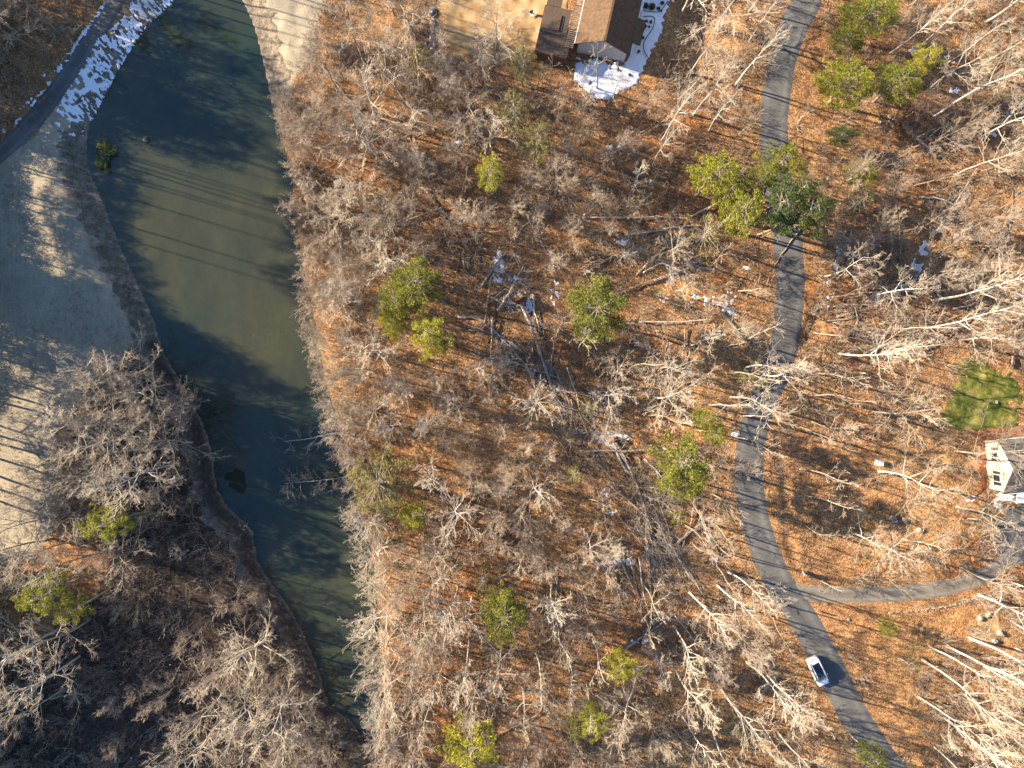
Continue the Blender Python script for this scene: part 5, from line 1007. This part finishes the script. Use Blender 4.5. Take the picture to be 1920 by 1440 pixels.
b = MB(); b.add([(-.25, -.28, .06), (.25, -.28, .06), (.25, .28, .06), (-.25, .28, .06), (-.3, -.34, .98), (.3, -.34, .98), (.3, .34, .98), (-.3, .34, .98)], [(3, 2, 1, 0), (4, 5, 6, 7), (0, 1, 5, 4), (1, 2, 6, 5), (2, 3, 7, 6), (3, 0, 4, 7)]); b.build('body', M['shutter'], e)
b = MB(); b.box((0, 0, 1.02), (.68, .74, .07), bev=.03); b.build('lid', M['shutter'], e)
for s_ in (-1, 1): b = MB(); b.tube([(s_ * .26, .3, .1), (s_ * .32, .3, .1)], [.1, .1], 12); b.build('wheel', M['tyre'], e)
for (px, py, hh, lab) in [(1537, 1146, 1.0, 'dark wooden post at the lower corner of the driveway mouth'), (1612, 700, 1.6, 'short weathered snag post standing in the leaves right of the lane'), (1660, 727, .9, 'low stub post on the slope above the shaded leaves')]:
    x, y = W(px, py); b = MB(); b.tube([(0, 0, -.1), (0.02, 0, hh * .5), (0, .02, hh)], [.13, .115, .10], 9); o = b.build('wooden_post', M['deck'] if hh < 1.5 else M['greylog']); o.location = (x, y, h1(x, y)); tag(o, lab, 'post')
x, y = W(1646, 867); e = empty('utility_box', (x, y, h1(x, y)), R(-10)); tag(e, 'pale utility box in the leaves left of the cream house', 'utility box')
b = MB(); b.box((0, 0, .35), (.95, .75, .75), bev=.04); b.build('cabinet', M['siding'], e); b = MB(); b.box((0, 0, .75), (1.03, .83, .07), bev=.02); b.build('lid', M['trim'], e)
# pond float
x, y = W(268, 258); e = empty('pond_aerator', (x, y, -.9)); tag(e, 'small dark floating aerator in the upper pond', 'aerator')
b = MB(); b.tube([(0, 0, -.05), (0, 0, 0), (0, 0, .12), (0, 0, .16)], [.35, .45, .45, .3], 14); b.build('float', M['shutter'], e); b = MB(); b.tube([(0, 0, .1), (0, 0, .4)], [.14, .1], 10); b.build('nozzle', M['olive'], e)
M['painted_reflection'] = simple('painted_reflection', (.022, .027, .014), (.014, .019, .011), 3, .8, .2)  # flat dark patch standing for a tree crown's reflection on the water
REFL = PW([(420, 888), (440, 882), (455, 892), (458, 915), (452, 932), (440, 922), (428, 912), (416, 900)])
def f_refl(X, Y): return poly_sdf(X, Y, REFL) + (vnoise(X, Y, .8, 5) - .5) * .5
am = sheet('painted_reflection', f_refl, (-46, -20, -38, -10), .2, 0, M['painted_reflection'], kind='stuff', label='dark olive tree reflection painted on the narrow part of the pond')
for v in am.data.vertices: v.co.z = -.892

# ------------------------------------------------------------------ labels for the trees, each by what it stands beside
LM = [((1535, 1260), 'the white car'), ((1140, 60), 'the brown house'), ((1880, 880), 'the cream house'), ((1860, 740), 'the green lawn'), ((1128, 580), 'the lone round evergreen'), ((770, 580), 'the evergreen cluster'),
      ((1430, 370), 'the roadside pines'), ((1285, 870), 'the road bend pine'), ((950, 1158), 'the tall oval evergreen'), ((705, 918), 'the pale olive shore tree'), ((600, 900), 'the floating dead conifer'), ((885, 1405), 'the bottom edge pine'),
      ((1165, 1250), 'the leaning birch'), ((810, 60), 'the row of stones'), ((1148, 822), 'the central snow patch'), ((980, 560), 'the upturned root plate'), ((195, 985), 'the left bank pine'), ((75, 1120), 'the left edge pine'),
      ((1495, 1105), 'the driveway mouth'), ((1640, 610), 'the brown brush pile'), ((1720, 500), 'the snowy creek bed'), ((1720, 265), 'the thick brown log'), ((1598, 150), 'the roadside shrub tree'), ((1230, 1030), 'the twig tangle'),
      ((920, 318), 'the narrow yellow pine'), ((985, 228), 'the two olive pines'), ((1200, 410), 'the level pale logs'), ((1137, 150), 'the sunlit snow patch'), ((300, 800), 'the left field corner'), ((600, 820), 'the curved log over the pond'),
      ((530, 200), 'the upper tan shore'), ((1455, 640), 'the sunny stretch of lane'), ((690, 1412), 'the pond foot'), ((1850, 1180), 'the bare soil pit'), ((150, 90), 'the dark path'), ((1675, 975), 'the boulders on the slope'), ((1100, 1355), 'the lower yellow pine'), ((480, 1050), 'the left shore bulge')]
DIR = ['right of', 'up and right of', 'above', 'up and left of', 'left of', 'down and left of', 'below', 'down and right of']
ORD = ['nearest', 'second nearest', 'third nearest', 'fourth nearest', 'fifth nearest', 'sixth nearest', 'seventh nearest', 'eighth nearest', 'ninth nearest', 'tenth nearest', 'eleventh nearest', 'twelfth nearest']
buckets = {}
for t in TREES:
    o = t['o']; ev = t['st'] == 'ev'
    if t['off']:
        if ev: tag(o, 'unseen dark evergreen shaped to cast shade from beyond the left or top edge', 'tree', 'unseen shade trees beyond the picture edge')
        else: tag(o, 'tall bare tree standing outside the picture beyond its left edge', 'tree', 'bare trees beyond the picture edge')
        continue
    if ev:
        tag(o, t['lab'], 'shrub' if o.name.startswith('evergreen_shrub') else 'tree', 'evergreens scattered in the wood'); continue
    X_, Y_ = scr(t['x'], t['y'], t['h'] * .6)
    l = min(LM, key=lambda q: math.hypot(q[0][0] - X_, q[0][1] - Y_)); dx, dy = X_ - l[0][0], l[0][1] - Y_
    k = int(round(math.degrees(math.atan2(dy, dx)) / 45)) % 8; buckets.setdefault((l[1], k), []).append((math.hypot(dx, dy), t))
for (ln, k), L_ in buckets.items():
    L_.sort(key=lambda q: q[0])
    for i, (_, t) in enumerate(L_):
        sz = 'tall' if t['h'] > 15 else ('small' if t['h'] < 10 else 'medium'); colr = {'fine': 'fuzzy'}.get(t['st'], 'pale' if t['pale'] else 'grey')
        nm = f'{sz} {colr} bare tree {DIR[k]} {ln}' + ('' if len(L_) == 1 else f', {ORD[min(i, 11)]}')
        if ln == 'the leaning birch' and _ < 60 and t['h'] > 18.9: nm = 'leaning pale birch trunk in the lower middle with a yellow pine at its top'
        tag(t['o'], nm, 'tree', 'bare winter trees of the wood')

ab = {}
for (o, cx, cy, _, colr, L) in AUTO:
    l = min(LM, key=lambda q: math.hypot(q[0][0] - cx, q[0][1] - cy)); dx, dy = cx - l[0][0], l[0][1] - cy
    ab.setdefault((l[1], int(round(math.degrees(math.atan2(dy, dx)) / 45)) % 8), []).append((math.hypot(dx, dy), o, colr, L))
for (ln, k), L_ in ab.items():
    L_.sort(key=lambda q: q[0])
    for i, (_, o, colr, L) in enumerate(L_):
        tag(o, f"{'long' if L > 50 else 'short'} {colr} fallen stem {DIR[k]} {ln}" + ('' if len(L_) == 1 else f', {ORD[min(i, 11)]}'), 'fallen tree', 'fallen stems lying through the wood')
